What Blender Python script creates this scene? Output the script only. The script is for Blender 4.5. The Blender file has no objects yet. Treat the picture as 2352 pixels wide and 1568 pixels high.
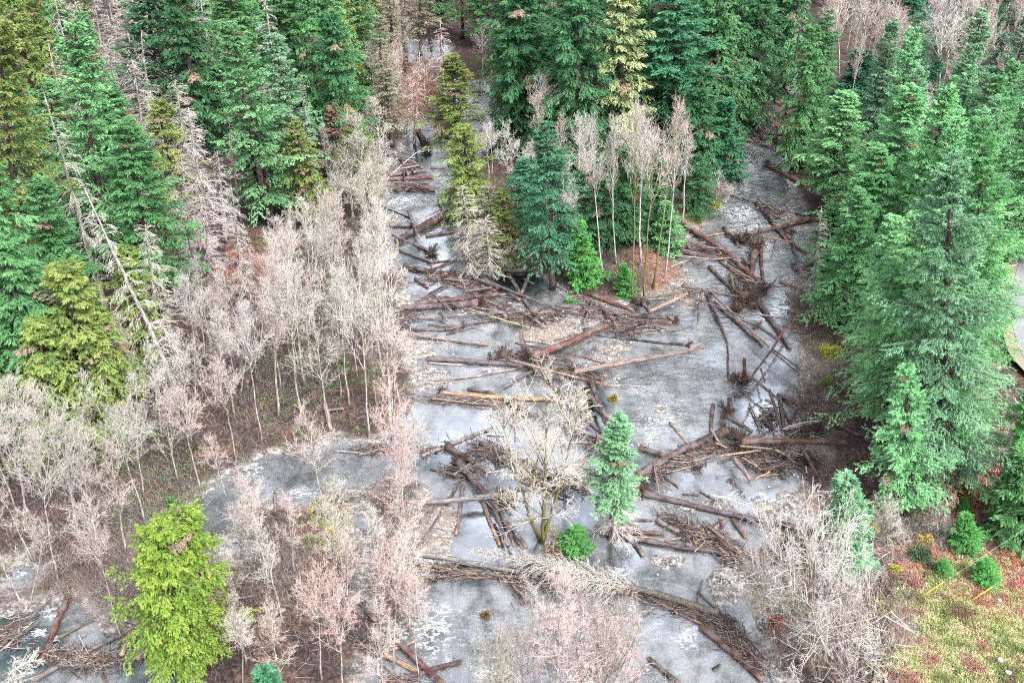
import bpy, math, random
import numpy as np
from mathutils import Vector, Matrix
R = math.radians
rnd = random.Random(7)
rng = np.random.default_rng(7)

# ------------------------------------------------------------------ camera, world, sun, exposure
sc = bpy.context.scene
COL = sc.collection
CAM_H, PITCH = 78.0, 33.0
FPX, CX, CY = 2250.0, 1176.0, 784.0          # focal length and centre in the units of a 2352 px wide picture
cam = bpy.data.cameras.new("camera"); camo = bpy.data.objects.new("camera", cam); COL.objects.link(camo)
camo.location = (0, 0, CAM_H); camo.rotation_euler = (R(90 - PITCH), 0, 0)
cam.sensor_width = 36.0; cam.lens = 36.0 * FPX / 2352.0; cam.clip_end = 3000; cam.clip_start = 0.5
sc.camera = camo
w = bpy.data.worlds.new("World"); sc.world = w; w.use_nodes = True
nt = w.node_tree; bg = nt.nodes["Background"]
sky = nt.nodes.new("ShaderNodeTexSky"); sky.sky_type = 'NISHITA'; sky.sun_disc = False
sky.sun_elevation = R(52); sky.sun_rotation = R(145); sky.air_density = 1.0; sky.dust_density = 4.0; sky.ozone_density = 1.0
hs = nt.nodes.new("ShaderNodeHueSaturation"); hs.inputs['Saturation'].default_value = 0.30   # overcast: nearly white sky
nt.links.new(sky.outputs[0], hs.inputs['Color']); nt.links.new(hs.outputs[0], bg.inputs[0])
bg.inputs[1].default_value = 0.15
sl = bpy.data.lights.new("sun", 'SUN'); sl.energy = 1.3; sl.angle = R(14); sl.color = (1, 0.97, 0.93)
so = bpy.data.objects.new("sun", sl); COL.objects.link(so)
so.rotation_euler = (R(38), 0, R(35))
sc.view_settings.view_transform = 'Standard'; sc.view_settings.look = 'None'
sc.view_settings.gamma = 1; sc.view_settings.exposure = 1.8
sc.render.engine = 'CYCLES'
cy = sc.cycles; cy.filter_width = 1.1; cy.use_denoising = False
cy.max_bounces = 5; cy.diffuse_bounces = 1; cy.glossy_bounces = 2; cy.transmission_bounces = 2; cy.transparent_max_bounces = 8
cy.caustics_reflective = False; cy.caustics_refractive = False

# ------------------------------------------------------------------ picture <-> world
SP, CP = math.sin(R(PITCH)), math.cos(R(PITCH))
def ray(px, py):
    a, b = px - CX, py - CY
    return Vector((a, FPX * CP - b * SP, -FPX * SP - b * CP))
def at(px, py, h=0.0):
    d = ray(px, py); t = (h - CAM_H) / d.z
    return Vector((t * d.x, t * d.y, h))
def proj(x, y, z=0.0):
    zz = z - CAM_H
    dep = y * CP - zz * SP; up = y * SP + zz * CP
    return CX + FPX * x / dep, CY - FPX * up / dep
def depth(p): return p.y * CP - (p.z - CAM_H) * SP
def pxm(px, py): return FPX / depth(at(px, py))        # picture units per metre there
FR = {'A': (846.7, 423.4, .24), 'B': (1411.2, 423.4, .24), 'C': (846.7, 799.7, .24), 'D': (1411.2, 799.7, .24),
      'E': (790.3, 1192., .24), 'F': (1354.8, 1192., .24), '1': (0, 0, .336), '2': (780.9, 0, .336), '3': (1561.7, 0, .336),
      '4': (0, 517.4, .336), '5': (0, 1044.3, .336), '6': (1787.5, 1044.3, .3342), 'G': (0, 0, 1.0)}
def fr(F, x, y):
    a, b, s = FR[F]; return a + x * s, b + y * s

# ------------------------------------------------------------------ helpers
def tag(o, label=None, cat=None, group=None, kind=None):
    if label: o['label'] = label
    if cat: o['category'] = cat
    if group: o['group'] = group
    if kind: o['kind'] = kind
    return o
def mesh_np(name, v, f, attrs=None, smooth=False, mat=None):
    """v (N,3); f (M,3|4) or a list of such arrays"""
    if not isinstance(f, list): f = [f]
    f = [a for a in f if len(a)]
    me = bpy.data.meshes.new(name)
    v = np.asarray(v, dtype=np.float32)
    me.vertices.add(len(v)); me.vertices.foreach_set('co', v.ravel())
    loops = np.concatenate([a.ravel() for a in f]).astype(np.int32)
    sizes = np.concatenate([np.full(len(a), a.shape[1]) for a in f]).astype(np.int32)
    starts = np.concatenate([[0], np.cumsum(sizes)[:-1]]).astype(np.int32)
    me.loops.add(len(loops)); me.loops.foreach_set('vertex_index', loops)
    me.polygons.add(len(sizes)); me.polygons.foreach_set('loop_start', starts)
    me.polygons.foreach_set('loop_total', sizes)
    if smooth: me.polygons.foreach_set('use_smooth', np.ones(len(sizes), dtype=bool))
    me.update(calc_edges=True)
    for k, a in (attrs or {}).items():
        a = np.asarray(a, dtype=np.float32)
        if a.ndim == 1:
            at_ = me.attributes.new(k, 'FLOAT', 'POINT'); at_.data.foreach_set('value', a)
        else:
            at_ = me.attributes.new(k, 'FLOAT_COLOR', 'POINT')
            if a.shape[1] == 3: a = np.concatenate([a, np.ones((len(a), 1), np.float32)], 1)
            at_.data.foreach_set('color', a.ravel())
    if mat: me.materials.append(mat)
    return me
def link(name, me, parent=None):
    o = bpy.data.objects.new(name, me); COL.objects.link(o)
    if parent: o.parent = parent
    return o
def unit(a):
    return a / (np.linalg.norm(a, axis=-1, keepdims=True) + 1e-9)
def frames(d):
    d = unit(d); ref = np.where(np.abs(d[..., 2:3]) > .9, np.array([1., 0, 0]), np.array([0, 0, 1.]))
    s = unit(np.cross(d, ref)); u = np.cross(s, d); return s, u
def tubes(P0, P1, r0, r1, n=3, val=None):
    """many open frustums"""
    N = len(P0); s, u = frames(P1 - P0)
    a = np.linspace(0, 2 * np.pi, n, endpoint=False)
    ring = s[:, None, :] * np.cos(a)[None, :, None] + u[:, None, :] * np.sin(a)[None, :, None]
    v = np.concatenate([P0[:, None, :] + ring * np.reshape(r0, (-1, 1, 1)), P1[:, None, :] + ring * np.reshape(r1, (-1, 1, 1))], 1)
    i = np.arange(n); j = (i + 1) % n
    q = np.stack([i, j, j + n, i + n], 1)
    f = (q[None] + (np.arange(N) * 2 * n)[:, None, None]).reshape(-1, 4)
    vv = None if val is None else np.repeat(val, 2 * n, axis=0)
    return v.reshape(-1, 3), f, vv
def poly_tube(pts, rad, n=10, cap=True, wob=0.0, r_=None):
    """one closed tube along points"""
    pts = np.asarray(pts, float); rad = np.asarray(rad, float); r_ = r_ or rng
    d = np.gradient(pts, axis=0); s, u = frames(d)
    a = np.linspace(0, 2 * np.pi, n, endpoint=False)
    k = 1 + wob * r_.normal(size=(len(pts), n))
    v = pts[:, None] + (s[:, None] * np.cos(a)[None, :, None] + u[:, None] * np.sin(a)[None, :, None]) * (rad[:, None] * k)[..., None]
    i = np.arange(n); j = (i + 1) % n; q = np.stack([i, j, j + n, i + n], 1)
    f = (q[None] + (np.arange(len(pts) - 1) * n)[:, None, None]).reshape(-1, 4)
    v = v.reshape(-1, 3); fs = [f]
    if cap:
        m = len(v); v = np.concatenate([v, pts[:1], pts[-1:]]); L = (len(pts) - 1) * n
        fs.append(np.concatenate([np.stack([j, i, np.full(n, m)], 1), np.stack([i + L, j + L, np.full(n, m + 1)], 1)]))
    return v, fs
class Acc:
    def __init__(s): s.v = []; s.f3 = []; s.f4 = []; s.a = []; s.n = 0
    def add(s, v, f, val=None):
        for a in (f if isinstance(f, list) else [f]):
            if len(a): (s.f4 if a.shape[1] == 4 else s.f3).append(a + s.n)
        s.v.append(v); s.n += len(v)
        s.a.append(val if val is not None else np.zeros(len(v)))
    def mesh(s, name, mat=None, smooth=False, attr=None):
        f = []
        if s.f4: f.append(np.concatenate(s.f4))
        if s.f3: f.append(np.concatenate(s.f3))
        return mesh_np(name, np.concatenate(s.v), f, {attr: np.concatenate(s.a)} if attr else None, smooth, mat)
def hash2(ix, iy, s):
    h = np.sin(ix * 127.1 + iy * 311.7 + s * 74.7) * 43758.5453
    return h - np.floor(h)
def vnoise(x, y, s=0):
    ix, iy = np.floor(x), np.floor(y); fx, fy = x - ix, y - iy
    fx = fx * fx * (3 - 2 * fx); fy = fy * fy * (3 - 2 * fy)
    return (hash2(ix, iy, s) * (1 - fx) + hash2(ix + 1, iy, s) * fx) * (1 - fy) + (hash2(ix, iy + 1, s) * (1 - fx) + hash2(ix + 1, iy + 1, s) * fx) * fy
def fbm(x, y, s=0, o=4):
    r = 0; a = .5
    for k in range(o): r = r + a * vnoise(x, y, s + k); x = x * 2.03; y = y * 2.03; a *= .5
    return r
def sstep(a, b, x):
    t = np.clip((x - a) / (b - a), 0, 1); return t * t * (3 - 2 * t)

# ------------------------------------------------------------------ materials
class NT:
    def __init__(s, name):
        s.m = bpy.data.materials.new(name); s.m.use_nodes = True; s.t = s.m.node_tree; s.b = s.t.nodes['Principled BSDF']; s.out = s.t.nodes['Material Output']
        s.b.inputs['Specular IOR Level'].default_value = .25
    def n(s, typ, **k):
        x = s.t.nodes.new(typ)
        for a, b in k.items(): setattr(x, a, b)
        return x
    def l(s, a, b): s.t.links.new(a, b)
    def mix(s, f, a, b, bt='MIX'):
        x = s.n('ShaderNodeMix', data_type='RGBA', blend_type=bt); x.clamp_result = False
        for sock, v in ((x.inputs[0], f), (x.inputs[6], a), (x.inputs[7], b)):
            if hasattr(v, 'is_output'): s.l(v, sock)
            elif isinstance(v, (int, float)): sock.default_value = v
            else: sock.default_value = (*v, 1)
        return x.outputs[2]
    def math(s, op, a, b=0, c=None, clamp=False):
        x = s.n('ShaderNodeMath', operation=op, use_clamp=clamp)
        for i, v in enumerate((a, b) if c is None else (a, b, c)):
            if hasattr(v, 'is_output'): s.l(v, x.inputs[i])
            else: x.inputs[i].default_value = v
        return x.outputs[0]
    def noise(s, vec, scale, det=4, rough=.55):
        x = s.n('ShaderNodeTexNoise'); x.inputs['Scale'].default_value = scale; x.inputs['Detail'].default_value = det
        x.inputs['Roughness'].default_value = rough
        if vec is not None: s.l(vec, x.inputs['Vector'])
        return x.outputs[0]
    def ramp(s, fac, a, b):
        x = s.n('ShaderNodeMapRange'); x.interpolation_type = 'SMOOTHSTEP'; s.l(fac, x.inputs[0]); x.inputs[1].default_value = a; x.inputs[2].default_value = b
        return x.outputs[0]
    def attr(s, name, fac=True):
        x = s.n('ShaderNodeAttribute', attribute_name=name); return x.outputs['Fac'] if fac else x.outputs['Color']
    def obj(s): return s.n('ShaderNodeTexCoord').outputs['Object']
    def gpos(s): return s.n('ShaderNodeNewGeometry').outputs['Position']
    def scale(s, vec, sc_):
        x = s.n('ShaderNodeMapping'); x.inputs['Scale'].default_value = sc_; s.l(vec, x.inputs['Vector']); return x.outputs[0]
    def bump(s, h, st, dist=.05):
        x = s.n('ShaderNodeBump'); x.inputs['Strength'].default_value = st; x.inputs['Distance'].default_value = dist; s.l(h, x.inputs['Height']); s.l(x.outputs[0], s.b.inputs['Normal']); return x.outputs[0]

def mat_foliage():
    m = NT('conifer_needles'); oi = m.n('ShaderNodeObjectInfo')
    tone = m.attr('tone')
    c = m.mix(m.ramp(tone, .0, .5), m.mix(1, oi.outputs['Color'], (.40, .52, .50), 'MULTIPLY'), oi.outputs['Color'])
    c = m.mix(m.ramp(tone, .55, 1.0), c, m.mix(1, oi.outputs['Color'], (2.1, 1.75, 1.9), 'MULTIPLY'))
    c = m.mix(m.math('GREATER_THAN', tone, 1.5), c, (.27, .20, .15))
    m.l(c, m.b.inputs['Base Color']); m.b.inputs['Roughness'].default_value = .6
    tr = m.n('ShaderNodeBsdfTranslucent'); m.l(c, tr.inputs[0]); mx = m.n('ShaderNodeMixShader'); mx.inputs[0].default_value = .22
    m.l(m.b.outputs[0], mx.inputs[1]); m.l(tr.outputs[0], mx.inputs[2]); m.l(mx.outputs[0], m.out.inputs[0])
    return m.m
def mat_bark():
    m = NT('bark'); oi = m.n('ShaderNodeObjectInfo'); o = m.obj()
    nz = m.noise(m.scale(o, (4, 4, .9)), 1.6, 5)
    c = m.mix(m.ramp(nz, .35, .7), m.mix(1, oi.outputs['Color'], (.42, .40, .42), 'MULTIPLY'), m.mix(1, oi.outputs['Color'], (1.3, 1.3, 1.3), 'MULTIPLY'))
    # moss near the foot and on one side
    c = m.mix(m.attr('moss'), c, (.13, .13, .02))
    m.l(c, m.b.inputs['Base Color']); m.b.inputs['Roughness'].default_value = .85; m.bump(nz, .6)
    return m.m
def mat_twig():
    m = NT('bare_twigs'); oi = m.n('ShaderNodeObjectInfo'); lev = m.attr('tone')
    c = m.mix(lev, (.52, .50, .46), oi.outputs['Color'])
    m.l(c, m.b.inputs['Base Color']); m.b.inputs['Roughness'].default_value = .8
    return m.m
def mat_log():
    m = NT('weathered_wood'); oi = m.n('ShaderNodeObjectInfo'); o = m.obj()
    n1 = m.noise(m.scale(o, (.35, 5, 5)), 2.2, 6, .65); n2 = m.noise(o, .9, 4)
    c = m.mix(m.ramp(n1, .38, .66), m.mix(1, oi.outputs['Color'], (.26, .26, .29), 'MULTIPLY'), m.mix(1, oi.outputs['Color'], (1.35, 1.3, 1.3), 'MULTIPLY'))
    c = m.mix(m.math('MULTIPLY', m.ramp(n2, .46, .62), .6), c, (.16, .14, .14))
    c = m.mix(m.math('MULTIPLY', m.attr('cut'), .8), c, (.42, .28, .17))
    c = m.mix(m.math('MULTIPLY', m.ramp(m.noise(o, 2.1), .56, .7), .5), c, (.05, .035, .03))
    m.l(c, m.b.inputs['Base Color']); m.b.inputs['Roughness'].default_value = .6; m.bump(n1, .8, .06)
    return m.m
def mat_root():
    m = NT('muddy_roots'); nz = m.noise(m.obj(), 3)
    m.l(m.mix(nz, (.018, .013, .013), (.11, .075, .06)), m.b.inputs['Base Color']); m.b.inputs['Roughness'].default_value = .8
    return m.m
def mat_attr(name, rough=.8, attr='col'):
    m = NT(name); m.l(m.attr(attr, False), m.b.inputs['Base Color']); m.b.inputs['Roughness'].default_value = rough; return m.m
def mat_plain(name, col, rough=.5):
    m = NT(name); nz = m.noise(m.obj(), 6)
    m.l(m.mix(nz, [c * .75 for c in col], [min(1, c * 1.2) for c in col]), m.b.inputs['Base Color']); m.b.inputs['Roughness'].default_value = rough; return m.m
def mat_ground():
    m = NT('forest_floor'); g = m.gpos()
    n1 = m.noise(g, .35, 6, .6); n2 = m.noise(g, 2.2, 6, .7); n3 = m.noise(g, .09, 4)
    soil = m.mix(m.ramp(n2, .35, .68), (.018, .014, .015), (.080, .056, .051))
    soil = m.mix(m.math('MULTIPLY', m.ramp(n1, .48, .62), .75), soil, m.mix(m.ramp(n2, .42, .6), (.05, .032, .027), (.17, .10, .078)))
    soil = m.mix(m.math('MULTIPLY', m.ramp(n3, .55, .66), .5), soil, (.07, .075, .03))
    litter = m.mix(m.ramp(n2, .40, .60), (.10, .05, .038), (.30, .15, .115))
    grassc = m.mix(m.ramp(n2, .36, .66), (.085, .07, .045), (.27, .24, .13))
    grassc = m.mix(m.math('MULTIPLY', m.ramp(n1, .50, .60), .8), grassc, (.12, .19, .05))
    grassc = m.mix(m.math('MULTIPLY', m.ramp(m.noise(g, .6, 5, .7), .56, .62), .8), grassc, (.13, .06, .045))
    vo = m.n('ShaderNodeTexVoronoi'); vo.inputs['Scale'].default_value = 3.6; m.l(g, vo.inputs['Vector'])
    sepc = m.n('ShaderNodeSeparateColor'); m.l(vo.outputs['Color'], sepc.inputs[0])
    grav = m.mix(sepc.outputs[0], (.13, .125, .125), (.36, .35, .345))
    grav = m.mix(m.ramp(vo.outputs['Distance'], .28, .55), grav, (.07, .065, .06))
    grav = m.mix(m.math('MULTIPLY', m.ramp(n1, .40, .66), .65), grav, (.19, .155, .125))
    grav = m.mix(m.math('MULTIPLY', m.ramp(m.noise(m.scale(g, (1, 1.5, 1)), .85, 6, .75), .44, .70), .8), grav, (.50, .49, .485))
    grav = m.mix(m.math('MULTIPLY', m.ramp(m.noise(m.scale(g, (1.2, 1.8, 1)), 1.3, 6, .75), .56, .70), .5), grav, (.07, .065, .06))
    sand = m.mix(m.ramp(n2, .3, .7), (.15, .115, .09), (.29, .23, .19))
    c = m.mix(m.attr('litter'), soil, litter); c = m.mix(m.attr('grass'), c, grassc)
    c = m.mix(m.attr('gravel'), c, grav); c = m.mix(m.math('MULTIPLY', m.attr('sand'), .9), c, sand)
    # soaked below the water line
    m.l(c, m.b.inputs['Base Color']); m.b.inputs['Roughness'].default_value = .85
    m.bump(m.math('ADD', n2, m.math('MULTIPLY', vo.outputs['Distance'], -.6)), .9, .12)
    return m.m
def mat_water():
    m = NT('river_water'); t = m.t; g = m.gpos()
    rip = m.noise(m.scale(g, (.9, 1.3, 1)), .75, 4, .55); rip2 = m.noise(m.scale(g, (1.3, .8, 1)), 5.0, 3, .6)
    rf = m.attr('riffle'); dp = m.attr('deep')
    h = m.math('ADD', m.math('MULTIPLY', rip, m.math('MULTIPLY_ADD', rf, 1.1, .05)), m.math('MULTIPLY', rip2, m.math('MULTIPLY_ADD', rf, .05, .01)))
    bp = m.n('ShaderNodeBump'); bp.inputs['Strength'].default_value = .75; bp.inputs['Distance'].default_value = .42; m.l(h, bp.inputs['Height'])
    gl = m.n('ShaderNodeBsdfGlossy'); gl.inputs['Roughness'].default_value = .06; gl.inputs['Color'].default_value = (.93, .96, 1, 1); m.l(bp.outputs[0], gl.inputs['Normal'])
    tp = m.n('ShaderNodeBsdfTransparent'); m.l(m.mix(dp, (.88, .92, .93), (.10, .22, .20)), tp.inputs[0])
    df = m.n('ShaderNodeBsdfDiffuse'); m.l(m.mix(dp, (.46, .48, .51), (.03, .085, .080)), df.inputs[0]); m.l(bp.outputs[0], df.inputs['Normal'])
    m1 = m.n('ShaderNodeMixShader'); m.l(m.math('MULTIPLY_ADD', m.ramp(m.noise(m.scale(g, (.35, .22, 1)), 1.0, 5, .6), .35, .65), .30, .05), m1.inputs[0]); m.l(tp.outputs[0], m1.inputs[1]); m.l(df.outputs[0], m1.inputs[2])
    fz = m.n('ShaderNodeFresnel'); fz.inputs['IOR'].default_value = 1.55; m.l(bp.outputs[0], fz.inputs['Normal'])
    m2 = m.n('ShaderNodeMixShader'); m.l(m.math('ADD', m.math('MULTIPLY_ADD', fz.outputs[0], 1.4, .03), m.math('ADD', m.math('MULTIPLY', m.attr('still'), .5), m.math('MULTIPLY', m.ramp(m.noise(m.scale(g, (.22, .16, 1)), 1.0, 5, .6), .45, .62), .30)), True), m2.inputs[0]); m.l(m1.outputs[0], m2.inputs[1]); m.l(gl.outputs[0], m2.inputs[2])
    fo = m.n('ShaderNodeBsdfDiffuse'); fo.inputs[0].default_value = (.86, .88, .90, 1)
    r1 = m.math('ABSOLUTE', m.math('SUBTRACT', m.noise(m.scale(g, (.7, 1.15, 1)), .9, 5, .65), .5)); r2 = m.noise(m.scale(g, (1.3, 1.9, 1)), 1.5, 6, .75)
    cr = m.math('ADD', m.math('MULTIPLY', m.ramp(r1, .10, .0), .55), m.math('MULTIPLY', r2, .55))
    thr = m.math('MULTIPLY_ADD', m.attr('foam'), -.34, 1.02)
    fac = m.math('MULTIPLY', m.math('SUBTRACT', cr, thr), 5, clamp=True)
    m3 = m.n('ShaderNodeMixShader'); m.l(m.math('MULTIPLY', fac, .6), m3.inputs[0]); m.l(m2.outputs[0], m3.inputs[1]); m.l(fo.outputs[0], m3.inputs[2])
    m.l(m3.outputs[0], m.out.inputs[0]); m.t.nodes.remove(m.b)
    return m.m
def mat_road():
    m = NT('asphalt'); g = m.gpos(); nz = m.noise(g, 8, 4); n2 = m.noise(g, .4, 4)
    m.l(m.mix(nz, m.mix(n2, (.13, .125, .14), (.20, .195, .21)), (.24, .23, .25)), m.b.inputs['Base Color']); m.b.inputs['Roughness'].default_value = .8
    return m.m
def mat_rock():
    m = NT('river_rock'); oi = m.n('ShaderNodeObjectInfo'); nz = m.noise(m.obj(), 3.5, 5)
    m.l(m.mix(nz, m.mix(1, oi.outputs['Color'], (.55, .55, .55), 'MULTIPLY'), m.mix(1, oi.outputs['Color'], (1.3, 1.3, 1.3), 'MULTIPLY')), m.b.inputs['Base Color']); m.bump(nz, .4)
    return m.m
M_FOL, M_BARK, M_TWIG, M_LOG, M_ROOT = mat_foliage(), mat_bark(), mat_twig(), mat_log(), mat_root()
M_COL = mat_attr('mixed_litter'); M_GROUND, M_WATER, M_ROAD, M_ROCK = mat_ground(), mat_water(), mat_road(), mat_rock()
M_YEL = mat_plain('yellow_plastic', (.80, .52, .03)); M_WIRE = mat_plain('galvanised_wire', (.45, .46, .48))

# ------------------------------------------------------------------ ground and river
# river outlines (picture units of the 2352 px frame, dropped on to the ground)
RIV = [
 [(905,90),(1020,92),(1035,130),(930,145)],
 [(1070,190),(1130,195),(1150,250),(1125,330),(1070,420),(1078,470),(1072,560),(1100,615),(1190,605),(1245,640),(1330,690),(1430,700),(1500,690),
  (1560,670),(1595,640),(1555,600),(1540,565),(1600,530),(1650,490),(1680,440),(1695,390),(1700,340),(1740,325),(1800,350),(1815,420),(1838,470),(1850,540),(1836,600),
  (1815,650),(1800,700),(1825,760),(1850,830),(1862,900),(1872,960),(1890,1010),(1860,1080),(1835,1130),(1830,1195),(1770,1235),(1720,1270),(1700,1340),(1730,1400),(1760,1480),(1800,1700),
  (830,1700),(835,1530),(900,1470),(960,1440),(975,1370),(960,1330),(985,1290),(955,1260),(985,1170),(975,1110),(890,1090),(850,1120),(760,1130),(700,1160),(640,1150),(560,1160),(520,1240),(440,1280),(380,1230),(430,1160),
  (520,1090),(600,1050),(700,1040),(780,1010),(860,1020),(940,990),(945,930),(965,880),(960,810),(930,770),(940,690),(925,620),(900,560),(860,500),(850,440),(890,380),(930,330),(935,285),(985,280),(1010,330),(1050,300)],
 [(-60,1460),(60,1400),(110,1395),(190,1380),(240,1440),(330,1450),(400,1470),(430,1540),(400,1700),(-60,1700)],
 [(815,1180),(850,1200),(860,1260),(850,1330),(840,1400),(815,1400),(830,1330),(820,1260)],
 [(20,1300),(60,1290),(70,1340),(30,1350)],
 [(490,1240),(560,1230),(600,1260),(500,1275)],
]
RIVW = [np.array([tuple(at(*p)[:2]) for p in poly]) for poly in RIV]
def sdist(x, y, poly):
    """signed distance, >0 inside"""
    d = np.full(x.shape, 1e9); ins = np.zeros(x.shape, bool); n = len(poly)
    for i in range(n):
        ax, ay = poly[i]; bx, by = poly[(i + 1) % n]; ex, ey = bx - ax, by - ay
        t = np.clip(((x - ax) * ex + (y - ay) * ey) / (ex * ex + ey * ey + 1e-9), 0, 1)
        d = np.minimum(d, (x - ax - t * ex) ** 2 + (y - ay - t * ey) ** 2)
        c = ((ay > y) != (by > y)) & (x < (bx - ax) * (y - ay) / (by - ay + 1e-12) + ax); ins ^= c
    return np.where(ins, 1, -1) * np.sqrt(d)
def river_sd(x, y):
    r = np.full(np.shape(x), -1e9)
    for p in RIVW: r = np.maximum(r, sdist(x, y, p))
    return r
def blobs(px, py, L):
    r = np.zeros(np.shape(px))
    for b in L:
        x, y, rx, ry = b[:4]; s = b[4] if len(b) > 4 else 1
        r = np.maximum(r, s * (1 - sstep(.45, 1.15, np.hypot((px - x) / rx, (py - y) / ry))))
    return r
BARS = [(1260,765,90,35),(1215,745,60,20),(1390,850,65,45,.9),(1420,790,70,18,.8),(1010,800,60,22,.85),(1000,870,55,25,.8),(1360,730,120,22),(1020,1210,45,60),(1480,740,60,16,.8),
        (1580,690,50,25,.8),(1530,1285,50,22),(1660,1345,38,50),(1760,1165,60,40,.8),(1790,500,38,60,.85),(1770,450,45,40,.5),(1620,1160,90,20,.7),(1855,960,40,90),(1560,1120,60,18,.7),
        (900,505,50,18,.8),(1500,930,40,60,.65),(1860,850,30,60,.9),(690,1240,120,40),(740,1300,90,60),(1700,1290,40,30),(1480,1450,120,60,.62),(1090,1480,40,80,.6),(1330,660,40,20),(1290,1230,60,40,.9),
        (1480,1080,40,20,.7),(1230,1320,60,30),(1330,1480,110,100,1.0),(905,1300,60,140)]
DEEP_AND_SHADE = [(970,345,45,55),(960,600,55,60,.85),(1010,560,40,70,.35),(1190,650,70,38,.95),(1000,1060,60,30,.8),(1000,1020,60,20,.6),(1360,930,50,60,1),(1470,1060,60,20,.5),(1080,1235,40,50,.35),(1085,1340,60,12,.7),(1340,1200,70,50,.4),
        (1780,420,40,25,.5),(1190,1345,40,14,.9),(1420,1250,60,25,.4),(40,1480,120,110,.95),(330,1500,140,90,.9),(640,1080,130,40,.55),(480,1180,110,70,.6),(1290,1100,60,60,.5),(1730,600,20,20,.3),(1100,1050,90,60,.3),(1370,1130,70,40,.6),(1760,780,40,40,.3)]  # deep pools; the lower-left corner creek spots also paint its shade into the tint
STILL = [(1070,1010,110,80,1),(1010,560,50,100,1),(1000,640,60,40,1),(1110,1230,60,70,.9),(1080,1300,50,30,.8),(1750,955,60,50,1),(1760,1160,60,40,.9),(1250,1100,120,80,.8),(1430,1280,60,50,.9),(1790,700,30,40,.8),(1760,730,40,20,.7),(1190,1150,40,60,.8),(1330,1150,60,60,.6)]
FOAM = [(960,460,70,14,1),(900,470,40,14,.9),(1730,360,28,26,1),(1700,430,26,30,.9),(1700,490,40,22,1),(1740,500,40,18,.9),(1720,530,60,20,.9),(1640,620,40,25,.8),(1770,570,40,25,.9),(1600,640,40,20,.8),
        (1650,720,60,40,.7),(1690,760,50,40,.6),(1080,715,45,14,1),(1180,705,24,14,1),(1110,745,40,12,.9),(1130,850,30,12,1),(1100,850,30,8,.8),(1020,795,60,14,.5),(1480,880,70,40,.75),(1530,960,50,60,.85),(1470,1000,40,50,.9),
        (1580,1000,40,30,.7),(1420,1330,34,30,1),(1000,1420,40,50,1),(990,1470,40,40,1),(1000,1530,50,50,.9),(1120,1560,40,40,1),(1060,1440,100,60,.8),(1160,1400,30,50,.7),(1580,1470,28,26,1.15),(1560,1500,70,50,.7),(1450,1500,120,80,.62),
        (1680,1470,60,25,.7),(580,1075,30,14,1.1),(560,1090,60,20,.8),(500,1265,40,10,1.2),(120,1410,26,16,1.2),(130,1490,20,40,1),(90,1450,20,12,1.2),(45,1310,20,24,1),(700,1130,40,14,1),(690,1165,60,20,.7),(1090,330,40,60,.8),
        (1075,240,50,30,1),(960,115,60,20,.8),(1840,500,30,60,.4),(760,1110,60,30,.6),(835,1260,16,60,.9),(410,1190,30,20,1)]
RIFF = [(960,460,120,40,.7),(1730,480,110,180,1),(1670,700,140,110,1),(1560,900,170,160,.9),(1050,830,150,60,.5),(1100,1450,200,140,1),(1500,1480,260,140,1),(1480,1360,160,70,.6),(1080,720,100,40,.8),(600,1090,200,60,.9),(1690,1190,120,70,.15),(760,1120,140,50,.9)]
LITTER = [(1530,650,60,60,1),(1500,600,60,60,.7),(1400,700,60,20,.6),(1570,500,60,30,.5),(2300,1300,70,130,1),(2200,1180,70,40,.7),(2340,1350,60,60,1),(2130,1290,80,30,.7),(540,620,60,40,.7),(960,210,40,60,.4),(930,270,30,40,.3),(2200,1110,90,30,.8),(2080,1330,40,20,.9),(1780,310,50,30,.7),(230,1260,80,40,.4),(560,620,90,90,.55),(2290,1420,70,40,1),(2240,1375,50,30,1),(2180,1480,60,30,.9),(2110,1430,50,30,.8),(2330,1540,50,25,.9),(2160,1360,50,20,.9),(2270,1500,40,20,.7)]
GRASS = [(2230,1440,190,150,1),(2150,1380,80,60,1),(2120,1540,80,80,.9),(2340,1500,120,120,1),(2220,1340,70,40,.8),(750,1230,60,80,.6),(2180,1130,90,40,.5),(820,1200,30,30,.7)]
def ground_h(x, y, sd=None, full=False):
    x = np.asarray(x, float); y = np.asarray(y, float)
    if sd is None: sd = river_sd(x, y)
    px, py = proj(x, y)
    n = fbm(x * .25, y * .25, 3); n2 = fbm(x * 1.1, y * 1.1, 9)
    sd = sd + (fbm(x * .35, y * .35, 21) - .47) * 3.2
    land = .12 + sstep(0, 6, -sd) * 1.0 + (n - .45) * 1.2 * sstep(0, 8, -sd) + (n2 - .45) * .25
    bed = -.10 - .28 * sstep(0, 4, sd) + (n - .45) * .25 + (n2 - .45) * .16
    ba = blobs(px, py, [(b[0], b[1], b[2] * 1.35, b[3] * 1.35, b[4] if len(b) > 4 else 1) for b in BARS]) * (.25 + 1.35 * fbm(x * .45, y * .45, 51)); dp = blobs(px, py, DEEP_AND_SHADE)
    bed = bed + ba * .50 - dp * 1.1 * sstep(0, 3, sd)
    h = np.where(sd > 0, bed, land)
    h = h * sstep(-1e-3, .8, np.abs(sd)) + (.02 + (n2 - .45) * .2) * (1 - sstep(-1e-3, .8, np.abs(sd)))
    if full: return h, sd, px, py, ba
    return h
def gh(x, y): return float(ground_h(np.array([x]), np.array([y]))[0])

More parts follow.
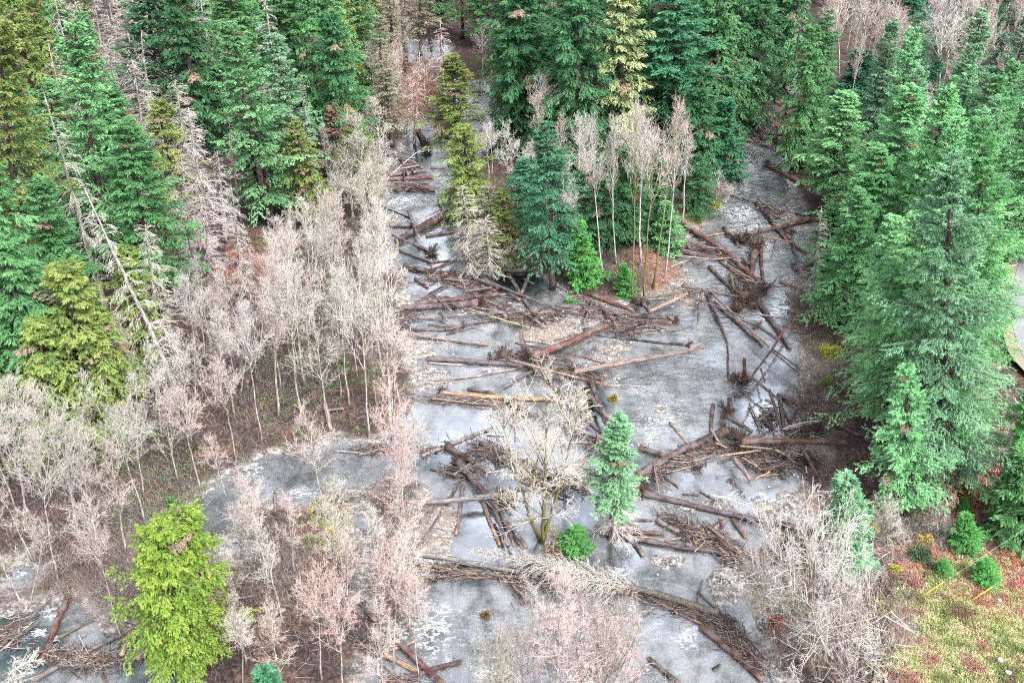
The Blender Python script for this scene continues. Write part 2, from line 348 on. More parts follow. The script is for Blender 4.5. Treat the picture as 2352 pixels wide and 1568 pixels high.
xs = np.concatenate([np.linspace(-900, -235, 14)[:-1], np.arange(-235, -70, 1.6), np.arange(-70, 75, .55), np.arange(75, 235, 1.6), np.linspace(236, 900, 14)])
ys = np.concatenate([np.array([-300, -120, -40, -10, 0, 8]), np.arange(14, 50, 1.5), np.arange(50, 210, .55), np.arange(210, 260, 1.0), np.arange(260, 460, 2.0), np.linspace(470, 1500, 18)])
X, Y = np.meshgrid(xs, ys)
yy = np.maximum(Y, 1.0)
h, sd, px, py, ba = ground_h(X, yy, full=True)
def gridf(ny, nx):
    i = np.arange(ny - 1)[:, None] * nx + np.arange(nx - 1)[None]; i = i.ravel()
    return np.stack([i, i + 1, i + nx + 1, i + nx], 1)
nzr = fbm(X * .3, yy * .3, 40)
grav = np.clip(sstep(-2.2, -.2, sd + (nzr - .47) * 4), 0, 1); grav[Y < 10] = 0
sand = np.clip(blobs(px, py, [(1260,770,100,30,1),(1360,730,130,20,.7),(1560,690,60,30,.8),(905,510,60,20,.7),(1590,520,60,30,.8),(1000,1210,60,70,.8),(1570,600,40,50,.6),(1870,900,50,160,.8),(1880,1100,60,80,.7),(1450,840,120,40,.4),(690,1260,140,60,.5)]) * 1.4 * nzr, 0, 1)
lit = np.clip(blobs(px, py, LITTER) * (.4 + 1.2 * fbm(X * .5, yy * .5, 60)), 0, 1) * (1 - grav)
gra = np.clip(blobs(px, py, GRASS) * sstep(.40, .55, fbm(X * .45, yy * .45, 70)) * .85, 0, 1) * (1 - lit * .8)
me = mesh_np('ground', np.stack([X, Y, h], -1).reshape(-1, 3), gridf(len(ys), len(xs)), {'gravel': grav.ravel(), 'sand': sand.ravel(), 'litter': lit.ravel(), 'grass': gra.ravel()}, True, M_GROUND)
tag(link('ground', me), 'brown forest floor and gravel banks under the trees', 'ground', kind='structure')
# water sheet
wx = np.arange(-75, 80, .6); wy = np.concatenate([np.arange(44, 160, .6), np.arange(160, 330, 1.6)])
WX, WY = np.meshgrid(wx, wy); wpx, wpy = proj(WX, WY)
wsd = river_sd(WX, WY)
keep = (wsd > -3.5)
me_f = gridf(len(wy), len(wx)); kf = keep.ravel()[me_f].any(axis=1); me_f = me_f[kf]
used = np.unique(me_f); remap = -np.ones(WX.size, int); remap[used] = np.arange(len(used))
wv = np.stack([WX, WY, np.zeros_like(WX)], -1).reshape(-1, 3)[used]
a_f = (blobs(wpx, wpy, [(b[0], b[1], b[2] * 1.5, b[3] * 1.5, b[4]) for b in FOAM]) ** 1.6 * (.6 + .8 * fbm(WX * .5, WY * .5, 88))).ravel()[used]; a_d = blobs(wpx, wpy, DEEP_AND_SHADE).ravel()[used]; a_r = np.maximum(blobs(wpx, wpy, RIFF), .10).ravel()[used]
me = mesh_np('river', wv, remap[me_f], {'foam': a_f, 'deep': a_d, 'still': blobs(wpx, wpy, STILL).ravel()[used], 'riffle': np.maximum(a_r, a_f * .8)}, True, M_WATER)
tag(link('river', me), 'shallow grey river braiding around gravel bars with white riffles', 'river', kind='structure')
# road at the right edge
rp = [(2420,520),(2340,600),(2318,680),(2314,760),(2335,840),(2420,930),(2560,1020)]
rl = np.array([tuple(at(*p)[:2]) for p in rp]); tt = np.linspace(0, len(rl) - 1, 60)
rl = np.stack([np.interp(tt, np.arange(len(rl)), rl[:, k]) for k in (0, 1)], 1)
for _ in range(4): rl[1:-1] = (rl[:-2] + rl[1:-1] * 2 + rl[2:]) / 4
def strip(off0, off1, z):
    d = unit(np.gradient(rl, axis=0)); nrm = np.stack([-d[:, 1], d[:, 0]], 1)
    a = rl + nrm * off0; b = rl + nrm * off1
    v = np.concatenate([np.c_[a, np.full(len(a), z)], np.c_[b, np.full(len(b), z)]]); n = len(a); i = np.arange(n - 1)
    return v, np.stack([i, i + 1, i + 1 + n, i + n], 1)
sgn = 1 if (rl[-1] - rl[0])[1] < 0 else -1
v, f = strip(0, 8 * sgn, 1.95); tag(link('road', mesh_np('road', v, f, None, False, M_ROAD)), 'grey asphalt road seen between firs at the right edge', 'road', kind='structure')
v, f = strip(-1.6 * sgn, 9.6 * sgn, 1.9)
tag(link('road_shoulder', mesh_np('road_shoulder', v, f, None, False, mat_plain('dry_shoulder', (.24, .20, .15), .9))), 'sandy shoulder of the grey road', 'road shoulder', kind='structure')

# ------------------------------------------------------------------ tree prototypes
def conifer(seed, Ht=36., Rr=4.2, c0=.18, nb=225, ntw=17, nsub=11, kl=.36, kw=.056, rise=.25, droop=.55, hang=.35, dead=.012, expo=.75, miss=.15, twin=0):
    r = np.random.default_rng(seed)
    trunk = Acc(); crown = Acc()
    axes = [(0, 0, 1.0)] if not twin else [(-.9, 0, 1.0), (1.2, .3, .95)]
    n = 12; tz = np.linspace(-.6, Ht * .985, n); wx_ = np.cumsum(r.normal(0, .06, n)); wy_ = np.cumsum(r.normal(0, .06, n))
    for ai, (ox, oy, hs_) in enumerate(axes):
        px_ = wx_ + ox * np.clip(tz / Ht * 2.2, 0, 1); py_ = wy_ + oy * np.clip(tz / Ht * 2.2, 0, 1); pz = tz * hs_
        rad = (Ht * .0105) * (1 - np.clip(tz / Ht, 0, 1)) ** .8 + .02; rad[0] *= 1.35
        v, f = poly_tube(np.stack([px_, py_, pz], 1), rad, 8, True, .05, r); trunk.add(v, f)
        m = nb // len(axes)
        t = np.sort(c0 + (1 - c0 - .012) * r.random(m)); az = np.arange(m) * 2.39996 + r.normal(0, .4, m)
        prof = ((1 - t) / (1 - c0)) ** expo * sstep(-.05, .34 if twin else .16, (t - c0) / (1 - c0) + .04)
        lob = 1 + .30 * np.sin(az * 2 + t * 31 + seed) + .14 * np.sin(az * 3 - t * 57)
        L = (Rr / (1.35 if twin else 1)) * prof * r.uniform(.45, 1.2, m) * lob + .35
        kp = r.random(m) > miss; t, az, L = t[kp], az[kp], L[kp]; m = len(t)
        z0 = t * Ht * hs_; bx = np.interp(z0, pz, px_); by = np.interp(z0, pz, py_)
        a = rise * (.4 + 1.5 * t) + r.normal(0, .07, m); b = -droop * (1.15 - t) * r.uniform(.6, 1.3, m)
        dirh = np.stack([np.cos(az), np.sin(az), np.zeros(m)], 1); side = np.stack([-np.sin(az), np.cos(az), np.zeros(m)], 1)
        base = np.stack([bx, by, z0], 1)
        def pos(s, idx):
            return base[idx] + dirh[idx] * (L[idx] * s)[:, None] + np.array([0, 0, 1.]) * (L[idx] * (a[idx] * s + b[idx] * s * s + .10 * s ** 4))[:, None]
        ids = np.arange(m)
        for s0, s1 in ((0, .35), (.35, .7), (.7, .97)):
            rr = .016 * L + .012
            v, f, _ = tubes(pos(np.full(m, s0), ids), pos(np.full(m, s1), ids), rr * (1.1 - s0), rr * (1.1 - s1), 3); trunk.add(v, f)
        bi = np.repeat(ids, ntw); N = len(bi)
        s = .10 + .90 * r.random(N) ** .75; sg = np.where(r.random(N) < .5, -1, 1)
        p = pos(s, bi); p2 = pos(s + .05, bi); tan = unit(p2 - p)
        ang = r.uniform(.55, 1.15, N)
        td = unit(tan * np.cos(ang)[:, None] + side[bi] * (sg * np.sin(ang))[:, None] + np.array([0, 0, -1.]) * (hang * r.uniform(.3, 1.2, N))[:, None])
        tl = L[bi] * .34 * (1 - .7 * s) * r.uniform(.6, 1.3, N) + .22
        bt = r.random(m)[bi]
        ki = np.repeat(np.arange(N), nsub); K = len(ki); u = r.random(K)
        kp_ = p[ki] + td[ki] * (u * tl[ki])[:, None] + np.array([0, 0, -1.]) * (hang * .5 * u * u * tl[ki])[:, None] + r.normal(0, .05, (K, 3))
        kd = unit(td[ki] * .8 + tan[ki] * .5 + r.normal(0, .34, (K, 3)) + np.array([0, 0, -hang * .5]))
        sd_, up = frames(kd); ro = r.normal(0, .7, K)
        wv_ = sd_ * np.cos(ro)[:, None] + up * np.sin(ro)[:, None]
        kl_ = kl * r.uniform(.55, 1.3, K); kw_ = kw * r.uniform(.6, 1.4, K)
        v = np.stack([kp_, kp_ + kd * (kl_ * .45)[:, None] + wv_ * kw_[:, None], kp_ + kd * kl_[:, None] + np.array([0, 0, -.04]), kp_ + kd * (kl_ * .45)[:, None] - wv_ * kw_[:, None]], 1).reshape(-1, 3)
        f = np.arange(K * 4).reshape(-1, 4)
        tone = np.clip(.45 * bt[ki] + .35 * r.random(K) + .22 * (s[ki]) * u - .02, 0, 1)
        tone = np.where((r.random(m) < dead)[bi][ki], 2.0, tone)
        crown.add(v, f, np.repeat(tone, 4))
    moss = np.zeros(trunk.n)
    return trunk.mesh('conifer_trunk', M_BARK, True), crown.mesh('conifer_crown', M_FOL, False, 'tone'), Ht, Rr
def kids(r, P, D, L, rad, n, u0, ang, lf, rf, up=.25, lens=None):
    """children of quadratic branches"""
    N = len(P); idx = np.repeat(np.arange(N), n); M = len(idx); u = u0 + (1 - u0) * r.random(M) ** .85
    C = np.array([0, 0, 1.]) * (up * L * .5)[:, None]
    st = P[idx] + D[idx] * (L[idx] * u)[:, None] + C[idx] * (u * u)[:, None]
    tan = unit(D[idx] * L[idx][:, None] + 2 * C[idx] * u[:, None]); s, q = frames(tan); a = r.uniform(0, 2 * np.pi, M); th = ang * r.uniform(.6, 1.3, M)
    d = unit(tan * np.cos(th)[:, None] + (s * np.cos(a)[:, None] + q * np.sin(a)[:, None]) * np.sin(th)[:, None])
    l = L[idx] * lf * (1.15 - .6 * u) * r.uniform(.6, 1.25, M)
    return st, d, l, np.maximum(rad[idx] * rf, .0045), idx
def curve_tubes(acc, P, D, L, rad, up, segs, n, tone, taper=.35):
    C = np.array([0, 0, 1.]) * (up * L * .5)[:, None]
    for k in range(segs):
        u0, u1 = k / segs, (k + 1) / segs
        a = P + D * (L * u0)[:, None] + C * u0 * u0; b = P + D * (L * u1)[:, None] + C * u1 * u1
        v, f, _ = tubes(a, b, rad * (1 - (1 - taper) * u0), rad * (1 - (1 - taper) * u1), n)
        acc.add(v, f, np.full(len(v), tone))
def bare_tree(seed, Ht=17., Rr=3.2, stems=1, t0=.42, n1=24, n2=6, n3=6, n4=4, spread=.8, up=.22, mossy=0., fat=1.0, lean=.05):
    r = np.random.default_rng(seed); trunk = Acc(); crown = Acc()
    for k in range(stems):
        az = 2 * np.pi * k / stems + r.uniform(-.4, .4); n = 10; tz = np.linspace(0, 1, n)
        hh = Ht * (1 if k == 0 else r.uniform(.75, .98)); outw = (0 if stems == 1 else .22 * hh)
        wig = np.cumsum(r.normal(0, Ht * .006, (n, 2)), axis=0)
        pts = np.stack([np.cos(az) * outw * tz ** .8 + wig[:, 0], np.sin(az) * outw * tz ** .8 + wig[:, 1], tz * hh - .5 * (tz == 0)], 1)
        rad = fat * (Ht * .0068 * (1 - tz) ** .9 + .015); rad[0] *= 1.5
        v, f = poly_tube(pts, rad, 7, True, .04, r); zz = v[:, 2] / Ht
        trunk.add(v, f, np.clip(mossy * (1.15 - zz * 1.5) + .35 * (r.random() - .3) * (zz < .35), 0, 1) * (r.random(len(v)) > .25))
        t = t0 + (1 - t0) * r.random(n1) ** .9; t[-2:] = .97
        P = np.stack([np.interp(t, tz, pts[:, i]) for i in range(3)], 1); a = np.arange(n1) * 2.4 + r.normal(0, .5, n1)
        th = spread * (1.25 - .75 * t) * r.uniform(.7, 1.25, n1)
        D = np.stack([np.cos(a) * np.sin(th), np.sin(a) * np.sin(th), np.cos(th)], 1)
        pr = np.sqrt(np.clip(1 - ((t - t0) / (1 - t0)) ** 1.6, 0, 1)) * .8 + .28
        L = Rr * 1.25 * pr * r.uniform(.65, 1.2, n1); rd = fat ** .3 * (.036 * L / 3 + .010)
        curve_tubes(trunk, P, D, L, rd, up, 4, 4, max(0, mossy * .5))
        c2 = kids(r, P, D, L, rd, n2, .2, .85, .5, .45, up); curve_tubes(crown, *c2[:4], up, 3, 3, .25)
        c3 = kids(r, *c2[:4], n3, .15, .9, .5, .5, up); curve_tubes(crown, *c3[:4], up, 2, 3, .7)
        c4 = kids(r, *c3[:4], n4, .2, .85, .55, .52, up); curve_tubes(crown, *c4[:4], up, 1, 3, 1.0)
    return trunk.mesh('bare_trunk', M_BARK, True, 'moss'), crown.mesh('bare_crown', M_TWIG, False, 'tone'), Ht, Rr
def snag(seed, Ht=26., Rr=2.8, c0=.12, nb=150, nt_=7, droop=.9, brk=.985):
    r = np.random.default_rng(seed); trunk = Acc(); crown = Acc(); n = 12; tz = np.linspace(-.5, Ht * brk, n)
    wob_ = np.cumsum(r.normal(0, .05, (n, 2)), axis=0)
    v, f = poly_tube(np.c_[wob_, tz], Ht * .0095 * (1 - np.clip(tz / Ht, 0, 1)) ** .8 + .02, 8, True, .06, r); trunk.add(v, f)
    t = c0 + (brk - c0) * r.random(nb); az = r.uniform(0, 6.283, nb); L = Rr * ((1 - t) / (1 - c0)) ** .6 * r.uniform(.4, 1.15, nb) + .25
    D = unit(np.stack([np.cos(az), np.sin(az), r.uniform(.1, .55, nb)], 1)); P = np.stack([np.interp(t * Ht, tz, wob_[:, 0]), np.interp(t * Ht, tz, wob_[:, 1]), t * Ht], 1)
    rd = .012 + .009 * L; curve_tubes(crown, P, D, L, rd, -droop, 5, 3, .3)
    c = kids(r, P, D, L, rd, nt_, .2, .6, .42, .6, -droop); curve_tubes(crown, *c[:4], -droop, 3, 3, .6)
    c = kids(r, *c[:4], 2, .2, .6, .5, .7, -droop); curve_tubes(crown, *c[:4], -droop, 1, 3, 1.)
    return trunk.mesh('dead_trunk', M_BARK, True, 'moss'), crown.mesh('dead_branches', M_TWIG, False, 'tone'), Ht, Rr
PRO = {
 'fir': [conifer(11), conifer(12, Rr=4.6, droop=.45, rise=.3, c0=.14), conifer(13, Rr=3.8, nb=230, miss=.2, c0=.28), conifer(14, Rr=4.4, c0=.22, droop=.7)],
 'bigfir': [conifer(21, Ht=42, Rr=6.2, c0=.10, nb=420, ntw=20, nsub=17, kl=.27, kw=.040, rise=.35, droop=.5, dead=.02), conifer(22, Ht=40, Rr=5.6, c0=.12, nb=400, ntw=20, nsub=17, kl=.27, kw=.038, rise=.3, droop=.55, miss=.14)],
 'cedar': [conifer(31, Ht=34, Rr=4.4, c0=.08, droop=.9, hang=.9, rise=.30, kl=.42, kw=.060, dead=.025), conifer(32, Ht=34, Rr=4.8, c0=.10, droop=1.0, hang=.8, rise=.35, dead=.02, kl=.42), conifer(33, Ht=34, Rr=4.0, c0=.12, nb=200, ntw=14, droop=1.2, hang=.8, rise=.45, dead=.12, miss=.15)],
 'hemlock': [conifer(41, Ht=32, Rr=3.4, c0=.2, nb=180, ntw=12, nsub=5, dead=.22, droop=.6, miss=.15), conifer(42, Ht=32, Rr=3.2, c0=.3, nb=150, ntw=11, nsub=5, dead=.35, droop=.7, kl=.42)],
 'young': [conifer(51, Ht=12, Rr=2.4, c0=.03, nb=150, ntw=16, nsub=8, kl=.38, kw=.06, rise=.4, droop=.3, dead=.01, expo=.95), conifer(52, Ht=12, Rr=2.7, c0=.02, nb=160, ntw=16, nsub=8, kl=.36, kw=.06, rise=.5, droop=.35, dead=0, expo=.9)],
 'yellow': [conifer(61, Ht=20, Rr=5.2, c0=.04, nb=420, ntw=20, nsub=12, kl=.27, kw=.05, hang=.7, droop=.5, rise=.35, expo=.5, dead=.03, miss=.12, twin=1)],
 'alder': [bare_tree(71), bare_tree(72, Rr=2.7, t0=.36, spread=.55), bare_tree(73, Rr=3.6, t0=.5, spread=.75), bare_tree(74, Rr=3.0, t0=.3, n1=30, spread=.6, mossy=.3), bare_tree(75, stems=2, n1=16, Rr=2.8, t0=.35)],
 'birch': [bare_tree(81, Ht=22, Rr=3.3, t0=.55, spread=.55, up=.5), bare_tree(82, Ht=22, Rr=3.8, t0=.5, n1=22, spread=.6, up=.5, fat=1.1), bare_tree(83, Ht=22, Rr=2.9, t0=.45, n1=24, spread=.5, up=.4, mossy=.3)],
 'mossy': [bare_tree(84, Ht=22, Rr=3.8, t0=.55, n1=20, spread=.6, up=.4, mossy=1.3, fat=1.15), bare_tree(85, Ht=22, Rr=3.4, t0=.6, n1=18, spread=.7, up=.3, mossy=1.3, fat=1.1)],
 'maple': [bare_tree(91, Ht=16, Rr=4.2, stems=4, t0=.3, n1=14, n2=7, n3=6, spread=.9, up=.2, mossy=1.1, fat=1.5), bare_tree(92, Ht=16, Rr=4.0, stems=3, t0=.35, n1=15, spread=.8, up=.25, mossy=1.1, fat=1.4)],
 'willow': [bare_tree(95, Ht=11, Rr=5.0, stems=6, t0=.15, n1=11, n2=6, n3=5, n4=3, spread=1.1, up=.05, mossy=.5, fat=.8), bare_tree(96, Ht=10, Rr=4.5, stems=5, t0=.1, n1=11, n2=6, n3=5, n4=3, spread=1.0, up=.12, fat=.7)],
 'snag': [snag(101), snag(102, Rr=2.4, nb=120, droop=1.1), snag(103, Rr=3.2, nb=170, droop=.6, brk=.9)],
 'trunk': [snag(111, Ht=34, Rr=1.6, c0=.5, nb=60, nt_=4, droop=.8)],
}
SPEC = {'fir': ('fir_tree', 'fir tree'), 'bigfir': ('fir_tree', 'fir tree'), 'cedar': ('cedar_tree', 'cedar tree'), 'hemlock': ('hemlock_tree', 'hemlock tree'), 'young': ('young_fir', 'young fir'),
        'yellow': ('cedar_tree', 'cedar tree'), 'alder': ('alder_tree', 'alder tree'), 'birch': ('cottonwood_tree', 'cottonwood tree'), 'maple': ('maple_tree', 'maple tree'), 'mossy': ('maple_tree', 'maple tree'), 'willow': ('willow_shrub', 'willow shrub'), 'snag': ('dead_tree', 'dead tree'), 'trunk': ('dead_tree', 'dead tree')}
# foliage and twig colours
FC = {'g': (.095,.255,.095), 'l': (.15,.36,.15), 'p': (.18,.38,.20), 'b': (.065,.215,.115), 'd': (.048,.150,.062), 'o': (.18,.25,.065), 'y': (.20,.30,.045), 't': (.035,.150,.095), 'c': (.30,.36,.16), 'r': (.26,.14,.11), 'k': (.10,.31,.08), 'e': (.26,.28,.18),
      'P': (.58,.42,.40), 'W': (.58,.53,.50), 'G': (.42,.38,.34), 'Q': (.68,.41,.38), 'S': (.46,.41,.35), 'V': (.44,.39,.38), 'D': (.25,.21,.21)}
CN = {'g': 'mid-green', 'l': 'light green', 'p': 'pale silvery green', 'b': 'blue-green', 'd': 'dark green', 'o': 'olive green', 'y': 'yellow-green', 't': 'deep teal', 'c': 'pale yellowish', 'r': 'rust-brown', 'k': 'vivid green', 'e': 'thin grey-green',
      'P': 'pink-twigged', 'W': 'white-twigged', 'G': 'grey-twigged', 'Q': 'rosy-twigged', 'S': 'straw-coloured', 'V': 'ash-grey', 'D': 'dark-twigged'}
THINGS = []       # (object, size word, colour words, noun, px, py, fixed label)
TREES = []
def jit(c, r=.12):
    k = 1 + rnd.uniform(-r, r); return tuple(max(0, x * k * (1 + rnd.uniform(-.045, .045))) for x in c)
def tree(bx, by, tx, ty, sp, colr, wpx=None, var=None, label=None, group=None, yscale=1.0):
    b = at(bx, by, .8); gz = gh(b.x, b.y); b = at(bx, by, gz) if gz > -.5 else at(bx, by, 0); gz = max(gz, -.3)
    d = ray(tx, ty); t = b.y / d.y; top = Vector((0, 0, CAM_H)) + d * t
    hgt = max(1.0, top.z - gz); lx = max(-.22, min(.22, (top.x - b.x) / hgt)) * hgt
    protos = PRO[sp]; tm, cm, H0, R0 = protos[var % len(protos)] if var is not None else rnd.choice(protos)
    s = hgt / H0; rs = s if wpx is None else (wpx / (FPX / depth(Vector((b.x, b.y, hgt * .4))))) / R0
    rs = rs * (1.22 if sp not in ('alder', 'birch', 'maple', 'willow', 'mossy') else 1.0) * rnd.uniform(.92, 1.1); rs = max(.45 * s, min(2.6 * s, rs)); 
    name, cat = SPEC[sp]
    e = bpy.data.objects.new(name, None); COL.objects.link(e); e.empty_display_size = .5
    e.location = (b.x, b.y, gz - .1); rz = rnd.uniform(0, 6.28)
    e.rotation_euler = (0, math.atan2(lx, hgt), 0)
    tk = bpy.data.objects.new('trunk', tm); ck = bpy.data.objects.new('branches' if sp in ('snag', 'trunk') else 'crown', cm)
    for o in (tk, ck):
        COL.objects.link(o); o.parent = e; o.rotation_euler = (0, 0, rz); o.scale = (rs, rs, s)
    bark = {'alder': (.40, .38, .34), 'birch': (.52, .50, .45), 'maple': (.20, .17, .12), 'mossy': (.24, .21, .14), 'willow': (.36, .33, .28), 'snag': (.30, .27, .27), 'trunk': (.10, .085, .085), 'yellow': (.14, .09, .07)}.get(sp, (.105, .08, .075))
    if sp == 'snag': bark = tuple(x * .62 for x in FC[colr])
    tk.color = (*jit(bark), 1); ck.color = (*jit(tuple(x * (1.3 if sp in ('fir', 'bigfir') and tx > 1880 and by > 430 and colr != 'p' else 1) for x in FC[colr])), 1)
    e['category'] = cat; e['group'] = group or GRP.get(sp, 'trees')
    hw = 'tall' if hgt > 30 else ('medium' if hgt > 16 else ('slender' if hgt > 9 else 'small'))
    THINGS.append([e, hw, CN[colr], cat, (bx + tx * 1.0) / 2, (by + ty) / 2, label])
    TREES.append((b.x, b.y))
    return e
GRP = {'fir': 'firs of the valley forest', 'bigfir': 'firs of the valley forest', 'cedar': 'cedars of the valley forest', 'hemlock': 'hemlocks of the valley forest', 'young': 'young firs on the river banks', 'yellow': 'cedars of the valley forest',
       'alder': 'bare alders along the river', 'birch': 'bare cottonwoods by the river', 'maple': 'mossy bare maples', 'mossy': 'mossy bare maples', 'willow': 'bare willow shrubs', 'snag': 'dead standing conifers', 'trunk': 'dead standing conifers'}
